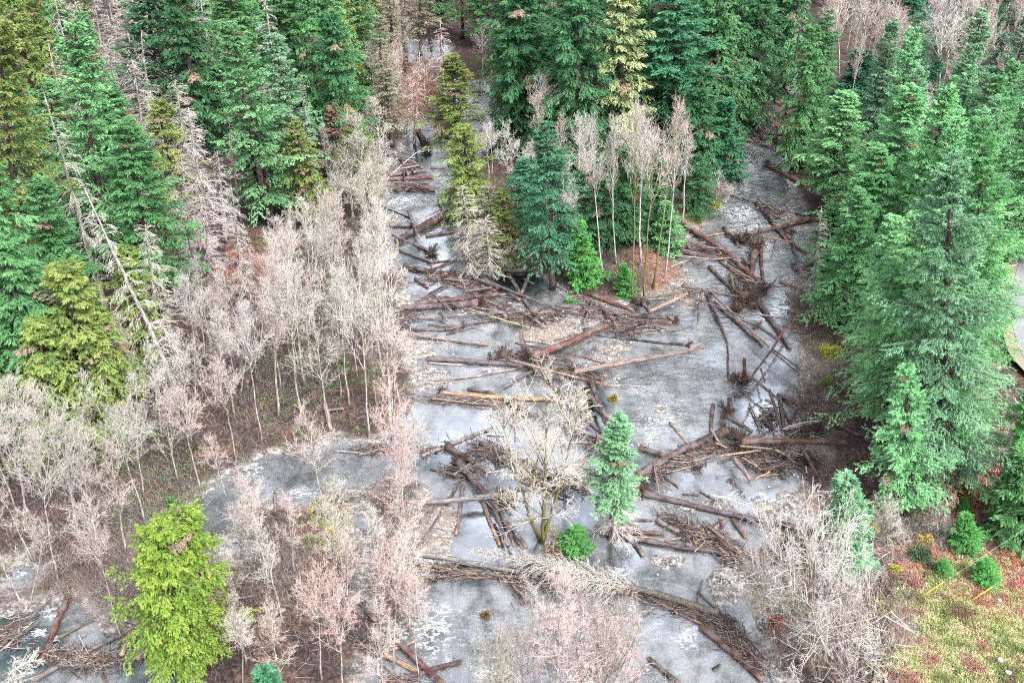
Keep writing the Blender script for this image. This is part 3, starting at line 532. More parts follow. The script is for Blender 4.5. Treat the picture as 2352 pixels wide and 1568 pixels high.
KEY = [
 # left forest
 (60,760,-10,30,'fir','o',110,1),(250,640,165,45,'fir','l',95,1),(90,990,10,540,'cedar','g',120,1),(225,1000,140,600,'cedar','o',110,0),(40,1010,-60,640,'fir','g',110,0),(385,720,285,270,'fir','g',85,3),
 (430,560,355,220,'cedar','o',60,2),(625,520,525,45,'fir','l',85,1),(700,490,625,70,'fir','p',70,0),(735,520,672,270,'cedar','o',50,2),(600,470,560,160,'fir','g',50,2),(800,400,760,20,'cedar','d',60,0),(850,490,800,250,'hemlock','o',55,0),
 (770,420,765,235,'hemlock','r',35,1),(470,360,395,-60,'cedar','d',80,0),(370,320,330,-80,'fir','d',75,0),(560,330,520,-60,'fir','g',70,3),(300,520,245,190,'fir','g',70,0),(180,560,110,180,'fir','g',80,3),(330,880,280,560,'cedar','o',70,0),(160,830,90,400,'fir','g',90,0),
 (60,560,0,120,'cedar','g',90,1),(880,300,870,30,'hemlock','e',42,0),(830,220,815,-90,'fir','g',50,1),(740,260,720,-100,'fir','g',60,0),(660,250,640,-110,'fir','g',60,3),(700,330,690,30,'cedar','d',50,1),
 (270,1010,225,700,'cedar','o',60,2),(130,1050,85,720,'cedar','o',80,0),
 (905,180,895,-60,'hemlock','e',38,0),(965,130,962,-100,'hemlock','e',36,1),(1015,110,1008,-110,'fir','g',32,2),(1062,90,1060,-120,'hemlock','e',36,0),(1100,110,1098,-90,'fir','g',34,0),(1020,230,1008,40,'snag','P',34,1),(900,340,882,150,'hemlock','e',38,1),(1110,200,1108,60,'alder','V',34,0),(1135,330,1125,180,'alder','S',36,1),(1125,430,1112,300,'alder','W',36,2),(975,240,975,120,'alder','V',34,0),(905,260,905,130,'alder','V',34,1),(935,310,935,190,'alder','P',34,2),
 # island
 (1052,360,1040,125,'fir','o',72,1),(1085,500,1062,285,'cedar','o',74,1),(1150,600,1118,420,'hemlock','e',62,0),(1215,340,1195,-70,'cedar','d',95,0),(1180,300,1150,60,'cedar','g',60,1),(1325,400,1330,-90,'cedar','d',100,1),(1420,390,1428,-50,'cedar','c',85,0),(1270,360,1265,80,'cedar','g',70,1),
 (1555,370,1560,-90,'fir','b',95,0),(1490,330,1500,-80,'cedar','g',80,1),(1640,340,1650,-90,'cedar','g',70,0),(1735,300,1755,-60,'cedar','d',62,1),(1690,310,1700,-40,'cedar','g',55,0),(1600,430,1610,150,'cedar','d',60,0),
 (1270,665,1252,275,'fir','b',72,3),(1348,655,1328,505,'young','k',38,0),(1665,410,1672,225,'young','b',38,0),(1440,675,1432,605,'young','k',22,1),(1610,500,1600,350,'cedar','d',45,1),(1535,580,1530,465,'young','l',36,1),(1385,570,1392,350,'cedar','d',55,0),(1450,560,1452,330,'cedar','d',55,1),(1510,540,1515,350,'cedar','d',50,0),(1220,560,1200,360,'fir','b',50,3),(1330,560,1330,390,'cedar','d',45,0),
 # right bank
 (1835,390,1868,55,'cedar','g',60,1),(1855,330,1905,20,'fir','g',45,3),(1895,480,1945,205,'fir','l',75,0),(2010,560,2100,195,'fir','l',85,1),(1935,745,1975,430,'bigfir','g',70,1),(2165,1140,2135,330,'bigfir','p',125,0),(2120,1020,2110,470,'bigfir','l',130,1),(2230,860,2235,250,'bigfir','g',80,1),(2205,1050,2225,600,'bigfir','l',75,0),
 (2370,600,2350,250,'bigfir','l',90,0),(2060,930,2060,480,'bigfir','l',90,0),(2085,1190,2045,830,'fir','l',70,1),(2150,1120,2180,800,'fir','g',70,0),(2350,1190,2345,890,'cedar','k',70,1),(2345,1240,2330,1030,'young','g',75,1),(1948,1305,1932,1085,'young','p',58,0),(1990,640,2020,330,'fir','g',70,3),(2180,620,2180,240,'fir','l',80,1),(2240,560,2290,160,'fir','g',60,0),
 (1955,250,1978,115,'young','t',42,0),(2085,240,2100,-30,'fir','b',55,1),(2300,270,2310,70,'fir','t',58,1),(2180,330,2200,200,'young','t',45,0),(2260,120,2270,-120,'fir','d',60,0),(2340,60,2345,-200,'fir','d',60,1),(2020,300,2030,180,'young','b',35,1),(2230,780,2235,380,'bigfir','l',90,1),(1900,620,1915,470,'young','g',40,1),
 # foreground
 (440,1535,395,1185,'yellow','y',118,0),(1400,1235,1425,945,'fir','p',58,2),(1410,1238,1430,1060,'snag','W',62,0),(1322,1262,1320,1208,'young','k',34,1),(2215,1262,2215,1180,'young','k',34,1),(2170,1320,2172,1283,'young','k',17,0),(2262,1340,2256,1282,'young','k',26,1),(2215,1180,2215,1140,'young','k',14,0),(640,1760,608,1535,'young','b',60,0),
 # snags
 (350,420,300,130,'snag','V',45,0),(400,520,360,260,'snag','V',45,1),(450,600,415,330,'snag','V',40,2),(420,650,385,400,'snag','G',40,0),(360,360,320,60,'snag','V',45,1),(250,220,210,-30,'snag','V',40,0),(205,200,165,-20,'snag','V',40,2),(445,500,400,205,'snag','G',45,1),(520,560,500,340,'snag','V',36,0),(280,330,240,60,'snag','G',40,2),
 (410,905,172,405,'snag','W',48,1),(330,330,300,60,'snag','V',50,1),(380,470,345,200,'snag','G',55,0),(490,600,430,240,'snag','V',55,0),(560,700,530,420,'snag','V',36,1),(485,640,455,440,'snag','V',34,0),(450,450,400,150,'snag','G',45,2),(1865,705,1893,465,'snag','V',34,1),(330,640,300,300,'snag','G',40,2),(375,800,330,480,'snag','S',55,2),(310,180,300,-60,'snag','V',50,0),(1140,580,1100,440,'snag','S',55,2),
 (950,330,960,110,'snag','P',30,1),(985,60,985,-120,'snag','G',35,0),
 (930,170,915,-120,'trunk','D',14,0),(990,120,985,-140,'trunk','D',12,0),(935,140,925,-160,'trunk','D',12,0),(1135,110,1130,-160,'trunk','D',14,0),(1805,270,1860,-80,'trunk','D',16,0),(560,560,520,260,'trunk','D',14,0),(600,500,585,210,'trunk','D',12,0),(630,520,590,250,'trunk','D',12,0),(515,590,490,330,'trunk','D',12,0),(470,710,415,480,'trunk','D',14,0),
 (120,110,95,-160,'trunk','D',18,0),(150,120,125,-150,'trunk','D',16,0),(290,260,225,-120,'trunk','D',16,0),(255,130,220,-150,'trunk','D',14,0),(720,500,690,160,'trunk','G',16,0),
 # island bare trees
 (1385,640,1363,300,'birch','W',48,0),(1415,605,1404,290,'birch','S',36,2),(1470,610,1476,280,'birch','S',58,1),(1528,640,1550,262,'birch','P',48,0),(1568,520,1580,300,'birch','W',40,2),(1312,655,1285,400,'alder','W',58,2),(1455,695,1468,290,'mossy','S',52,0),(1480,690,1500,330,'mossy','W',46,1),(1497,665,1548,300,'mossy','S',50,1),(1190,490,1165,300,'alder','W',42,0),(1230,470,1220,330,'alder','P',40,1),(1260,600,1290,290,'alder','P',40,1),(1350,500,1340,320,'alder','W',40,0),(1590,480,1600,370,'alder','S',36,1),(1640,500,1650,400,'alder','V',30,0),
 (1095,625,1060,420,'snag','S',70,0),(1125,640,1110,480,'snag','S',60,2),(1165,620,1150,430,'cedar','o',50,2),
 # mid-river and foreground bare
 (1245,1245,1235,935,'maple','W',105,0),(1880,1560,1850,1215,'willow','W',125,0),(1960,1600,1950,1330,'willow','W',80,1),(1760,1440,1755,1290,'willow','S',60,1),(1270,1720,1285,1345,'alder','P',85,3),(1200,1660,1190,1460,'willow','P',60,1),(1340,1680,1350,1420,'willow','P',50,1),
 (905,1020,870,505,'alder','W',75,1),(925,990,905,760,'alder','P',65,2),(915,1180,895,885,'alder','Q',68,0),(930,1290,925,1000,'alder','Q',62,3),(915,1370,905,1110,'alder','P',62,1),(905,1540,900,1262,'alder','Q',66,2),(850,1010,820,610,'alder','W',60,0),(880,870,840,560,'alder','W',60,3),(960,1180,950,960,'alder','W',40,0),(870,1420,860,1180,'alder','W',50,1),(940,1450,935,1230,'alder','W',55,0),(880,1640,870,1400,'alder','P',70,1),(960,1560,950,1340,'alder','P',50,2),(1150,1700,1150,1500,'willow','S',60,0),(1420,1700,1410,1440,'willow','P',60,0),(1560,1720,1550,1600,'willow','S',40,1),(1230,1560,1225,1360,'alder','W',60,1),
 # pale alders left
 (730,790,700,480,'alder','W',52,1),(700,890,660,560,'alder','P',62,0),(690,960,655,640,'alder','W',70,2),(780,800,745,480,'alder','S',50,3),(800,930,780,640,'alder','W',62,2),(640,960,620,600,'alder','P',58,1),(545,1060,495,850,'alder','P',50,2),(745,1180,700,955,'alder','P',60,0),
 (600,1010,560,720,'alder','W',58,2),(540,960,500,730,'alder','W',55,3),(410,1110,360,880,'alder','W',50,3),(460,1130,420,910,'alder','P',55,2),(520,1140,480,1010,'alder','P',40,0),(850,520,810,280,'alder','S',55,3),(880,380,862,230,'alder','W',48,1),(890,460,880,330,'alder','V',40,0),(60,1180,30,950,'alder','G',60,0),(130,1330,80,1010,'alder','G',70,2),(230,1300,180,1000,'alder','G',65,3),(290,1270,255,1020,'alder','P',58,1),(60,1400,20,1150,'alder','S',55,4),
 (280,1470,190,1180,'alder','G',60,2),(620,1340,560,1120,'alder','P',62,2),(650,1430,590,1210,'alder','W',45,1),(740,1560,715,1330,'alder','Q',62,2),(790,1600,770,1345,'alder','Q',60,0),(650,1600,620,1400,'alder','P',60,3),(680,1320,660,1150,'alder','P',45,1),(780,1390,760,1180,'alder','W',45,0),(800,1460,800,1240,'alder','P',48,3),(560,1590,545,1420,'alder','W',45,2),(45,1680,30,1500,'snag','G',50,0),(460,850,420,650,'alder','W',50,2),(370,1000,340,800,'alder','W',50,1),(440,1010,400,780,'alder','W',45,0),(480,760,450,600,'alder','V',40,1),
 (180,1250,140,960,'alder','V',60,1),(330,1140,300,930,'alder','W',50,0),
 # upper right bare
 (1930,230,1930,-10,'birch','P',48,1),(1990,220,1990,-30,'birch','P',48,0),(2150,290,2165,15,'birch','W',60,1),(2230,230,2245,0,'birch','W',55,0),(2330,360,2345,170,'birch','W',55,1),(2240,370,2270,215,'birch','S',50,0),(2120,340,2130,200,'birch','P',48,2),(2050,270,2060,40,'birch','P',45,1),(1830,270,1800,180,'alder','W',28,0),(2190,310,2185,120,'birch','P',50,0),(2060,420,2080,270,'birch','S',40,2),
 (2150,1240,2165,1165,'willow','W',34,1),(2040,1250,2010,1160,'willow','W',40,0),(1780,320,1775,260,'willow','S',28,1),
]
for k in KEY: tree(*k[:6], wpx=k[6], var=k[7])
# forest fill: (polygon of foot positions in picture units, spacing in metres, species mix, height range)
def inpoly(x, y, P):
    c = False
    for i in range(len(P)):
        ax, ay = P[i]; bx, by = P[(i + 1) % len(P)]
        if (ay > y) != (by > y) and x < (bx - ax) * (y - ay) / (by - ay) + ax: c = not c
    return c
FILL = [
 ([(-420,40),(840,-10),(860,120),(850,300),(700,480),(640,420),(480,300),(420,440),(330,520),(300,760),(200,900),(60,960),(-350,1000)], 9.0, [('fir','g'),('fir','l'),('cedar','d'),('cedar','o'),('fir','l'),('cedar','g'),('hemlock','e'),('snag','V'),('snag','G'),('hemlock','o'),('fir','g')], (27, 42)),
 ([(840,-30),(1130,-30),(1120,60),(1040,90),(860,60)], 8, [('hemlock','e'),('hemlock','e'),('alder','P'),('hemlock','e'),('alder','V'),('trunk','D')], (14, 26)),
 ([(1140,-40),(1840,-40),(1800,240),(1690,290),(1560,330),(1320,330),(1150,250)], 9.5, [('cedar','d'),('cedar','g'),('fir','b'),('cedar','g')], (32, 42)),
 ([(1120,400),(1200,400),(1560,420),(1640,440),(1540,560),(1440,600),(1300,600),(1200,560)], 6.5, [('alder','W'),('birch','S'),('alder','P'),('young','g'),('birch','W'),('alder','V')], (9, 19)),
 ([(1860,180),(1900,60),(2600,60),(2600,330),(2200,330),(1950,300)], 6.5, [('birch','P'),('birch','P'),('birch','W'),('alder','P'),('fir','b'),('birch','S')], (14, 22)),
 ([(1850,-40),(2600,-40),(2600,80),(1900,60)], 12, [('cedar','d'),('fir','b'),('birch','P')], (26, 36)),
 ([(1960,400),(2560,380),(2560,480),(2320,580),(2220,760),(2180,960),(2080,950),(2000,760)], 8.0, [('bigfir','p'),('fir','l'),('bigfir','l'),('fir','p')], (24, 35)),
 ([(300,880),(430,760),(600,820),(760,560),(900,540),(900,1020),(780,1000),(600,1040),(380,1120),(300,1300),(-60,1360),(-60,1020),(150,1010)], 4.5, [('alder','W'),('alder','P'),('alder','G'),('alder','W'),('alder','S'),('alder','V')], (10, 17)),
 ([(540,1290),(820,1280),(820,1420),(940,1480),(820,1560),(700,1620),(560,1620),(500,1420)], 4.4, [('alder','P'),('alder','Q'),('alder','W'),('alder','S')], (8, 13)),
 ([(780,380),(900,330),(860,420),(840,540),(780,560),(720,540)], 5.5, [('alder','V'),('alder','S'),('alder','G')], (10, 16)),
 ([(430,560),(600,520),(640,620),(600,760),(460,760)], 8.5, [('snag','V'),('snag','D'),('trunk','D'),('alder','V')], (8, 20)),
 ([(850,60),(1000,60),(1000,120),(930,160),(930,300),(870,330)], 4.6, [('alder','P'),('alder','V'),('alder','Q')], (8, 14)),
]
BAND = [(90,-100),(330,-100),(420,200),(600,420),(620,780),(430,780),(370,520),(250,280)]
def near(x, y, d):
    return any((x - a) ** 2 + (y - b) ** 2 < d * d for a, b in TREES)
for P, spc, mix, hr in FILL:
    W = [at(max(-2000, a), max(-60, b)) for a, b in P]; x0, x1 = min(p.x for p in W), max(p.x for p in W); y0, y1 = min(p.y for p in W), max(p.y for p in W)
    WP = [(p.x, p.y) for p in W]; sdp = None
    for _ in range(int((x1 - x0) * (y1 - y0) / spc ** 2 * 6)):
        x, y = rnd.uniform(x0, x1), rnd.uniform(y0, y1)
        if not inpoly(x, y, WP) or near(x, y, spc * rnd.uniform(.7, 1.1)): continue
        if river_sd(np.array([x]), np.array([y]))[0] > -.5: continue
        px_, py_ = proj(x, y); sp, c = rnd.choice(mix); hh = rnd.uniform(*hr)
        if sp in ('fir', 'cedar', 'hemlock') and inpoly(px_, py_, BAND) and rnd.random() < .9: continue
        if px_ > 2200 and 540 < py_ < 1250: continue
        if sp in ('young',): hh *= .5
        if sp == 'alder': hh = min(hh, 20)
        tx_, ty_ = proj(x + rnd.uniform(-.02, .02) * hh, y, hh)
        if not (-60 < max(px_, tx_) and min(px_, tx_) < 2410): continue
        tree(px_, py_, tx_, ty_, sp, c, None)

# ------------------------------------------------------------------ logs
LC = {'R': (.135,.062,.050), 'r': (.100,.058,.052), 't': (.36,.26,.19), 'o': (.44,.27,.15), 'g': (.125,.108,.108), 'G': (.22,.20,.20), 'd': (.034,.027,.028), 'b': (.065,.045,.043), 'p': (.105,.076,.080), 'm': (.13,.125,.06), 'w': (.46,.43,.40), 'y': (.40,.31,.17), 'P': (.25,.18,.16)}
LN = {'R': 'red-brown', 'r': 'dull reddish', 't': 'tan', 'o': 'orange', 'g': 'grey-brown', 'G': 'pale grey', 'd': 'blackish', 'b': 'dark brown', 'p': 'purple-brown', 'm': 'mossy olive', 'w': 'bleached', 'y': 'yellowish', 'P': 'pinkish tan'}
LOGS = """2 520 865 585 1000 28 R R|2 355 1195 590 1165 22 g|2 345 1225 640 1210 22 R|2 330 1255 610 1250 20 g|2 300 1268 610 1285 18 R|2 285 1300 650 1305 16 d|2 330 1060 530 1165 16 b|2 360 1050 500 1165 14 r|2 400 1080 560 1150 12 R
2 280 1190 360 1110 30 b|2 360 1110 350 1200 14 g|2 620 1150 720 1150 14 b|2 235 1395 480 1490 9 d|2 880 630 990 625 9 g|2 880 655 980 650 9 d|2 900 705 950 700 9 b|2 880 745 960 740 8 d|2 530 400 620 430 18 R|2 870 600 960 560 14 b
A 165 385 470 390 40 g|A 745 285 265 545 58 b|A 385 260 480 510 26 g|A 665 150 705 255 18 b|A 225 485 590 635 20 g R|A 430 560 590 655 22 G|A 300 630 610 745 24 g|A 545 490 850 450 24 b|A 340 770 760 875 42 b R|A 445 900 570 980 26 r|A 570 820 820 730 16 R|A 600 745 830 725 14 b|A 580 890 800 740 14 g|A 480 1110 780 930 16 b|A 500 1120 800 950 14 g
A 1165 825 1500 820 34 G|A 1545 840 1460 1040 30 g|A 1330 850 1590 1250 32 g|A 1480 900 1580 950 10 G|A 1250 1070 1400 1215 28 g s|A 1150 1170 1320 1260 30 g|A 1010 840 1450 1105 36 b|A 1000 890 1250 990 20 g|A 840 935 1220 1020 26 b|A 820 955 1180 1040 20 r|A 850 965 1340 1210 20 P|A 1080 905 2000 1230 22 g b|A 300 1180 1040 1140 50 p R|A 440 1140 1240 1050 34 r|A 1230 1055 1330 1045 18 t p
A 600 1290 1480 1215 14 g|A 250 1300 640 1285 14 b|A 440 1395 900 1385 18 p|A 740 1390 1340 1275 20 b|A 1340 1290 1560 1245 26 d|A 1470 1245 1760 1210 14 t|A 570 1340 890 1360 20 g R|A 680 1230 750 1300 22 r|A 950 1190 1540 1370 16 y|A 1540 1260 1690 1365 20 G|A 1510 1290 1590 1360 14 g|A 1470 1295 1520 1568 16 P b|A 1640 1330 1810 1330 12 t|A 1640 1310 1800 1290 14 b|A 280 1415 1140 1530 36 G
A 1400 1520 1650 1568 12 d|A 1490 1500 1730 1530 10 b|A 1800 1155 2922 1285 42 p|A 2100 1260 2900 1330 36 p|A 2000 1000 2530 1205 34 R|A 2060 1320 2150 1090 16 g|A 1870 1140 2000 1090 14 P|A 2280 1350 1560 1650 52 R R|A 1780 1500 2000 1430 14 b|A 1960 1568 2180 1480 16 R|A 1930 1325 2110 1360 8 g|A 2180 1445 3060 1540 20 d R|A 2500 1390 2990 1392 13 G|A 2350 1345 2750 1370 12 t|A 2300 1395 2650 1420 12 r|A 2420 1300 2700 1350 10 P
B 1110 105 1840 310 13 d b R|B 1355 180 1530 395 28 d|B 1530 395 1640 520 26 b|B 1470 300 1640 340 12 r|B 1560 430 1700 540 20 b|B 1700 560 1860 685 22 r|B 1660 310 1770 350 16 y|B 1270 480 1850 335 32 R r R|B 870 500 1160 440 14 y|B 1040 420 1180 570 26 d b|B 1340 660 1315 870 44 r r|B 1405 560 1425 945 28 r|B 1383 380 1390 560 11 g|B 1545 530 1495 725 12 P|B 1690 500 1750 715 12 g|B 1420 505 1700 550 14 o
B 580 565 900 560 30 p|B 570 625 1060 720 40 p|B 660 590 1130 705 22 R|B 950 600 1020 660 20 g|B 1010 735 1250 910 24 r|B 1090 735 1300 900 20 b|B 540 790 780 690 14 w|B 650 770 810 650 14 g|B 840 725 1130 700 12 t|B 560 680 900 710 10 w|B 670 390 1210 745 38 R|B 1110 690 1440 985 38 R R|B 905 785 1165 1050 26 r|B 1115 860 1160 1050 26 m|B 1150 880 1190 1060 22 m|B 640 970 1180 1075 24 g|B 660 950 760 985 18 m
B 270 1090 700 1025 22 m|B 270 1105 560 1090 12 w|B 340 1215 700 1045 24 t|B 330 1220 270 1130 24 d R|B 835 1030 800 1335 18 g|B 850 1040 840 1150 10 o|B 890 1070 1110 1868 20 b b r|B 960 1130 1420 1540 26 b|B 940 1045 1480 1555 20 P|B 690 1060 1240 1270 14 g|B 1200 1290 1370 1350 14 g|B 1380 1350 1550 1470 18 g r|B 1310 1040 1680 1560 40 p r|B 1700 1270 1310 1845 18 R|B 1260 1225 1840 1310 14 G|B 1580 930 1700 990 16 r|B 1680 965 1820 1000 12 R|B 1705 770 1790 870 30 d|B 1790 870 2050 945 14 b|B 1200 965 1640 980 10 g|B 1470 1005 1560 890 10 g|B 1250 910 1370 945 22 P
B 710 1045 840 1010 26 d|B 960 1150 900 1110 14 b|B 1140 1230 1250 1275 10 o
C 560 100 1480 165 40 g|C 570 140 900 160 16 w|C 1170 90 1330 115 14 g r|C 1330 125 1480 160 16 t|C 1640 75 1990 65 10 r|C 1900 45 2400 190 16 R|C 1640 95 1880 155 10 g|C 1930 70 1980 185 12 t|C 1570 170 1610 265 12 P|C 580 315 1460 180 12 t b|C 830 300 1500 200 11 g|C 1240 370 1640 190 32 g p|C 1670 215 1880 520 38 b|C 1600 125 1700 300 20 P|C 1350 110 2352 365 24 P|C 1800 200 2130 320 12 b|C 1820 290 2010 300 12 t|C 2100 290 2280 250 12 t|C 1960 225 3200 -10 38 P r
C 950 385 1210 430 24 b|C 570 480 1350 550 24 g|C 600 480 1230 545 13 t|C 1000 470 1160 520 20 o|C 690 430 1785 492 36 o r|C 1300 490 1440 580 30 b R|C 1180 550 1450 640 12 r|C 1150 545 1400 670 14 g|C 1250 580 1500 610 12 P|C 570 505 710 530 14 b|C 1395 480 1400 790 18 P|C 2010 450 2140 700 44 m s|C 1930 480 2080 640 34 m s|C 2090 430 2250 600 40 m s|C 2180 560 2330 700 36 G|C 1900 540 2260 830 26 g|C 2050 690 2260 1020 26 g|C 1980 780 2310 880 40 G|C 1825 530 2110 395 26 G|C 2140 340 2290 780 30 b r|C 2200 480 2250 590 14 r
C 510 1030 1180 760 26 G|C 1120 785 1330 800 14 w|C 500 970 660 945 16 r|C 500 995 640 955 10 t|C 0 935 240 960 20 b|C -60 1010 120 1000 18 g|C -330 980 -60 1000 14 w|C 1060 900 1600 1130 36 g|C 590 1160 760 1190 16 d|C 750 1180 1000 1250 44 d|C 720 1215 800 1140 16 b|C 990 1080 1130 1170 40 m|C 760 940 1000 1080 40 b r|C 980 1090 1100 1045 22 b|C 900 1310 835 1780 32 P|C 870 1270 460 1935 25 g|C 860 1270 760 1420 14 w|C 1090 1450 1255 1880 32 t|C 860 1090 1510 1900 44 p r|C 1200 1535 1330 1880 32 g|C 1260 1545 1390 1890 32 p|C 540 1475 1230 1405 44 G R
C 1350 1330 1500 1360 18 w|C 1870 1200 1880 1520 26 g|C 1920 1075 2210 1075 20 G|C 1940 1145 2230 1145 20 G|C 2120 1180 2200 1210 24 g|C 1560 1120 1900 1290 24 g|C 1720 1330 1950 1440 18 b|C 640 1500 560 1640 16 g
E 550 300 1720 515 42 G|E 600 415 1660 560 18 o|E 1110 545 1400 570 14 R|E 1010 520 1250 518 16 g|E 1500 590 1700 605 16 o|E 1700 540 1890 860 40 G|E 1610 620 1720 745 18 t|E 1660 620 1760 740 12 g|E 820 600 550 750 26 b|E 720 490 850 480 14 t|E 1060 455 1130 390 20 g|E 870 420 980 450 14 R|E 270 1310 700 1160 30 t p|E 390 1290 720 1460 44 o|E 430 1568 1120 1355 42 r|E 480 1130 960 1580 48 R|E 170 790 290 950 56 b|E 740 0 640 290 16 P
F 230 0 280 110 28 g|F 280 10 370 110 22 g|F 290 0 600 10 20 b|F 420 200 510 345 38 g|F 150 150 650 180 12 t|F 300 165 1340 330 34 p|F 110 130 710 130 36 r|F 640 10 850 120 40 G|F 860 0 1050 80 40 r|F 720 205 980 150 16 o|F 980 210 1200 300 20 o|F 1000 190 1290 300 28 r|F 1200 120 1620 420 38 g|F 1090 165 1300 0 32 P|F 1240 0 1290 110 22 R|F 1370 0 1490 170 34 R|F 980 145 1310 225 22 P|F 1120 60 1450 320 24 P|F 1000 310 1100 215 9 t|F 740 20 890 170 12 t|F 880 190 1110 110 14 g|F 1300 280 1370 270 10 y|F 520 -245 1990 85 44 p r|F 1600 -30 1980 50 14 g
F 230 650 620 700 24 r|F 640 740 1260 980 20 R|F 700 790 1260 1010 24 b|F 510 715 1070 1000 24 P|F 1070 990 1230 1130 18 o|F 1060 1020 1650 1530 50 R|F 1030 690 1440 1060 18 G|F 1190 820 1440 1060 18 t|F 560 1330 870 1580 36 b|F 510 945 640 830 10 b|F 1030 760 1080 580 15 r|F 1180 1440 1250 1390 28 d|F 160 1550 220 1370 12 P|F 0 1420 70 1568 14 b|F 1230 1100 1440 1210 16 g|F 1440 1060 1700 1340 16 P|F 110 640 540 700 16 b
D 1510 5 1785 205 12 R|D 1500 20 1775 250 10 b|D 1080 650 1320 790 24 g r|D 1100 480 1120 580 30 b|D 945 540 925 800 28 r|D 1310 570 1230 700 16 y p|D 1290 530 1390 760 12 R|D 1130 260 1300 290 16 g|D 1320 285 1570 490 22 g|D 1560 440 2340 830 24 R|D 1300 420 1450 295 14 G|D 1400 195 1440 330 12 r|D 1480 400 1620 850 24 g|D 1580 460 1650 1030 28 g|D 1610 580 1760 800 20 g|D 1800 500 1640 750 16 b|D 530 710 690 900 18 t|D 240 950 490 1030 44 b|D 2060 690 2230 600 16 d
D 1210 890 2210 895 46 R r|D 230 1220 560 1010 62 p|D 540 1025 1060 800 64 b R|D 920 770 1030 940 22 t|D 1240 860 1560 790 20 g|D 1560 790 2000 690 10 w|D 1000 1030 1400 975 16 t|D 990 1095 1150 1040 18 g|D 1140 1050 1300 1250 40 G|D 1220 1040 1370 1130 12 t|D 1370 1090 1560 1100 14 r|D 1630 925 1800 990 14 t|D 1800 950 2060 1420 24 r|D 1820 870 1790 950 20 b|D 1520 1040 1630 1240 36 d|D 1360 1220 1500 1215 16 o|D 1620 1100 1740 1120 14 w|D 1740 1120 1820 1190 12 G|D 1570 1130 1700 1050 14 P|D 470 1190 740 1130 16 t|D 380 1240 500 1130 14 o|D 680 1010 860 1000 30 R|D 870 970 960 910 18 o|D 770 1030 790 1150 32 G R|D 882 1050 880 1140 12 g|D 440 1200 620 1335 16 b|D 375 1070 430 1400 16 P|D 1060 960 1240 1000 16 P|D 1200 935 1500 960 18 P|D 960 900 1080 950 14 t|D 1540 970 1640 1020 22 t|D 1300 1060 1400 1160 12 P|D 1830 1130 1840 1190 14 o|D 1660 960 1670 1030 24 g|D 890 980 970 1020 18 R|D 1340 1250 1490 1180 14 o|D 1930 1190 2090 1210 10 w|D 1700 1050 1500 1150 12 r
D 650 1395 820 1400 14 d|D 1130 1260 1145 1350 12 P|D 820 1370 1010 1480 12 b
3 420 865 640 838 12 G|3 340 1110 415 1240 22 R|3 605 1130 850 1265 18 R r|3 480 940 690 1050 9 g|3 560 945 690 945 22 g|3 450 960 620 1000 8 b|3 350 1340 520 1385 9 d|3 640 810 700 850 8 r
5 1150 1490 1260 1340 34 r|5 900 1210 830 1370 30 t|5 1090 1250 930 1390 50 G|5 220 1540 970 1150 26 g|5 470 960 280 1420 34 R|5 0 1310 350 980 14 g|5 30 1320 220 1140 12 w|5 260 1310 240 1430 12 t|5 740 890 830 1130 26 r|5 640 1120 400 1250 14 m|5 1560 880 1850 940 14 b|5 1880 260 1910 740 18 P|5 1560 830 1700 800 10 G|5 1580 990 1740 960 12 g|5 1000 1420 1130 1330 22 b|5 0 1340 200 1150 8 G|5 560 1400 850 1400 18 r|5 700 1500 740 1568 20 r
4 1480 220 1700 300 34 d|4 1400 370 1560 440 42 d|4 1640 505 1725 570 60 d|4 1480 590 1610 640 28 d|4 1340 180 1480 230 28 d|4 1580 1020 1700 1070 36 b|4 2220 1220 2260 1400 26 t|4 2200 1130 2352 1132 20 r|4 2230 1265 2352 1250 14 G|4 1430 20 1600 70 14 g|4 2210 410 2350 380 10 R
6 650 1568 735 1310 18 r|6 1200 1320 1440 1420 10 g|6 750 1420 860 1560 10 b|6 1090 1175 1220 1165 16 g|6 960 590 1080 740 12 b|6 720 840 700 930 5 w"""
placed = []
LOGTH = []
def seg_cross(a, b, c, d):
    def o(p, q, r_): return (q[0] - p[0]) * (r_[1] - p[1]) - (q[1] - p[1]) * (r_[0] - p[0])
    return o(a, b, c) * o(a, b, d) < 0 and o(c, d, a) * o(c, d, b) < 0
def rootwad(r_, rad, n=26):
    """roots radiating from a log's butt at the origin, log lying along +X"""
    A = Acc(); r0 = rad * 1.0
    u, v = np.linspace(0, np.pi, 8), np.linspace(0, 2 * np.pi, 13)[:-1]
    U, V = np.meshgrid(u, v, indexing='ij'); k = 1 + r_.normal(0, .16, U.shape)
    pts = np.stack([np.cos(U) * r0 * .55 - r0 * .2, np.sin(U) * np.cos(V) * r0 * 1.25 * k, np.sin(U) * np.sin(V) * r0 * 1.25 * k], -1).reshape(-1, 3)
    i = np.arange(7)[:, None] * 12; j = np.arange(12)[None]; jn = (j + 1) % 12
    f = np.stack([i + j, i + 12 + j, i + 12 + jn, i + jn], -1).reshape(-1, 4); A.add(pts, f)
    a = r_.uniform(0, 6.283, n); D = unit(np.stack([-r_.uniform(-.1, .8, n), np.cos(a), np.sin(a)], 1))
    L = r0 * r_.uniform(1.6, 3.3, n); P = D * r0 * .3; rd = r0 * r_.uniform(.10, .26, n)
    curve_tubes(A, P, D, L, rd, r_.uniform(-.5, .3), 4, 5, 0, .15)
    c = kids(r_, P, D, L, rd, 4, .3, .9, .5, .45, -.2); curve_tubes(A, *c[:4], -.2, 3, 3, 0, .2)
    c = kids(r_, *c[:4], 3, .2, .9, .5, .6, -.2); curve_tubes(A, *c[:4], -.2, 2, 3, 0, .2)
    return A.mesh('root_wad', M_ROOT, False)
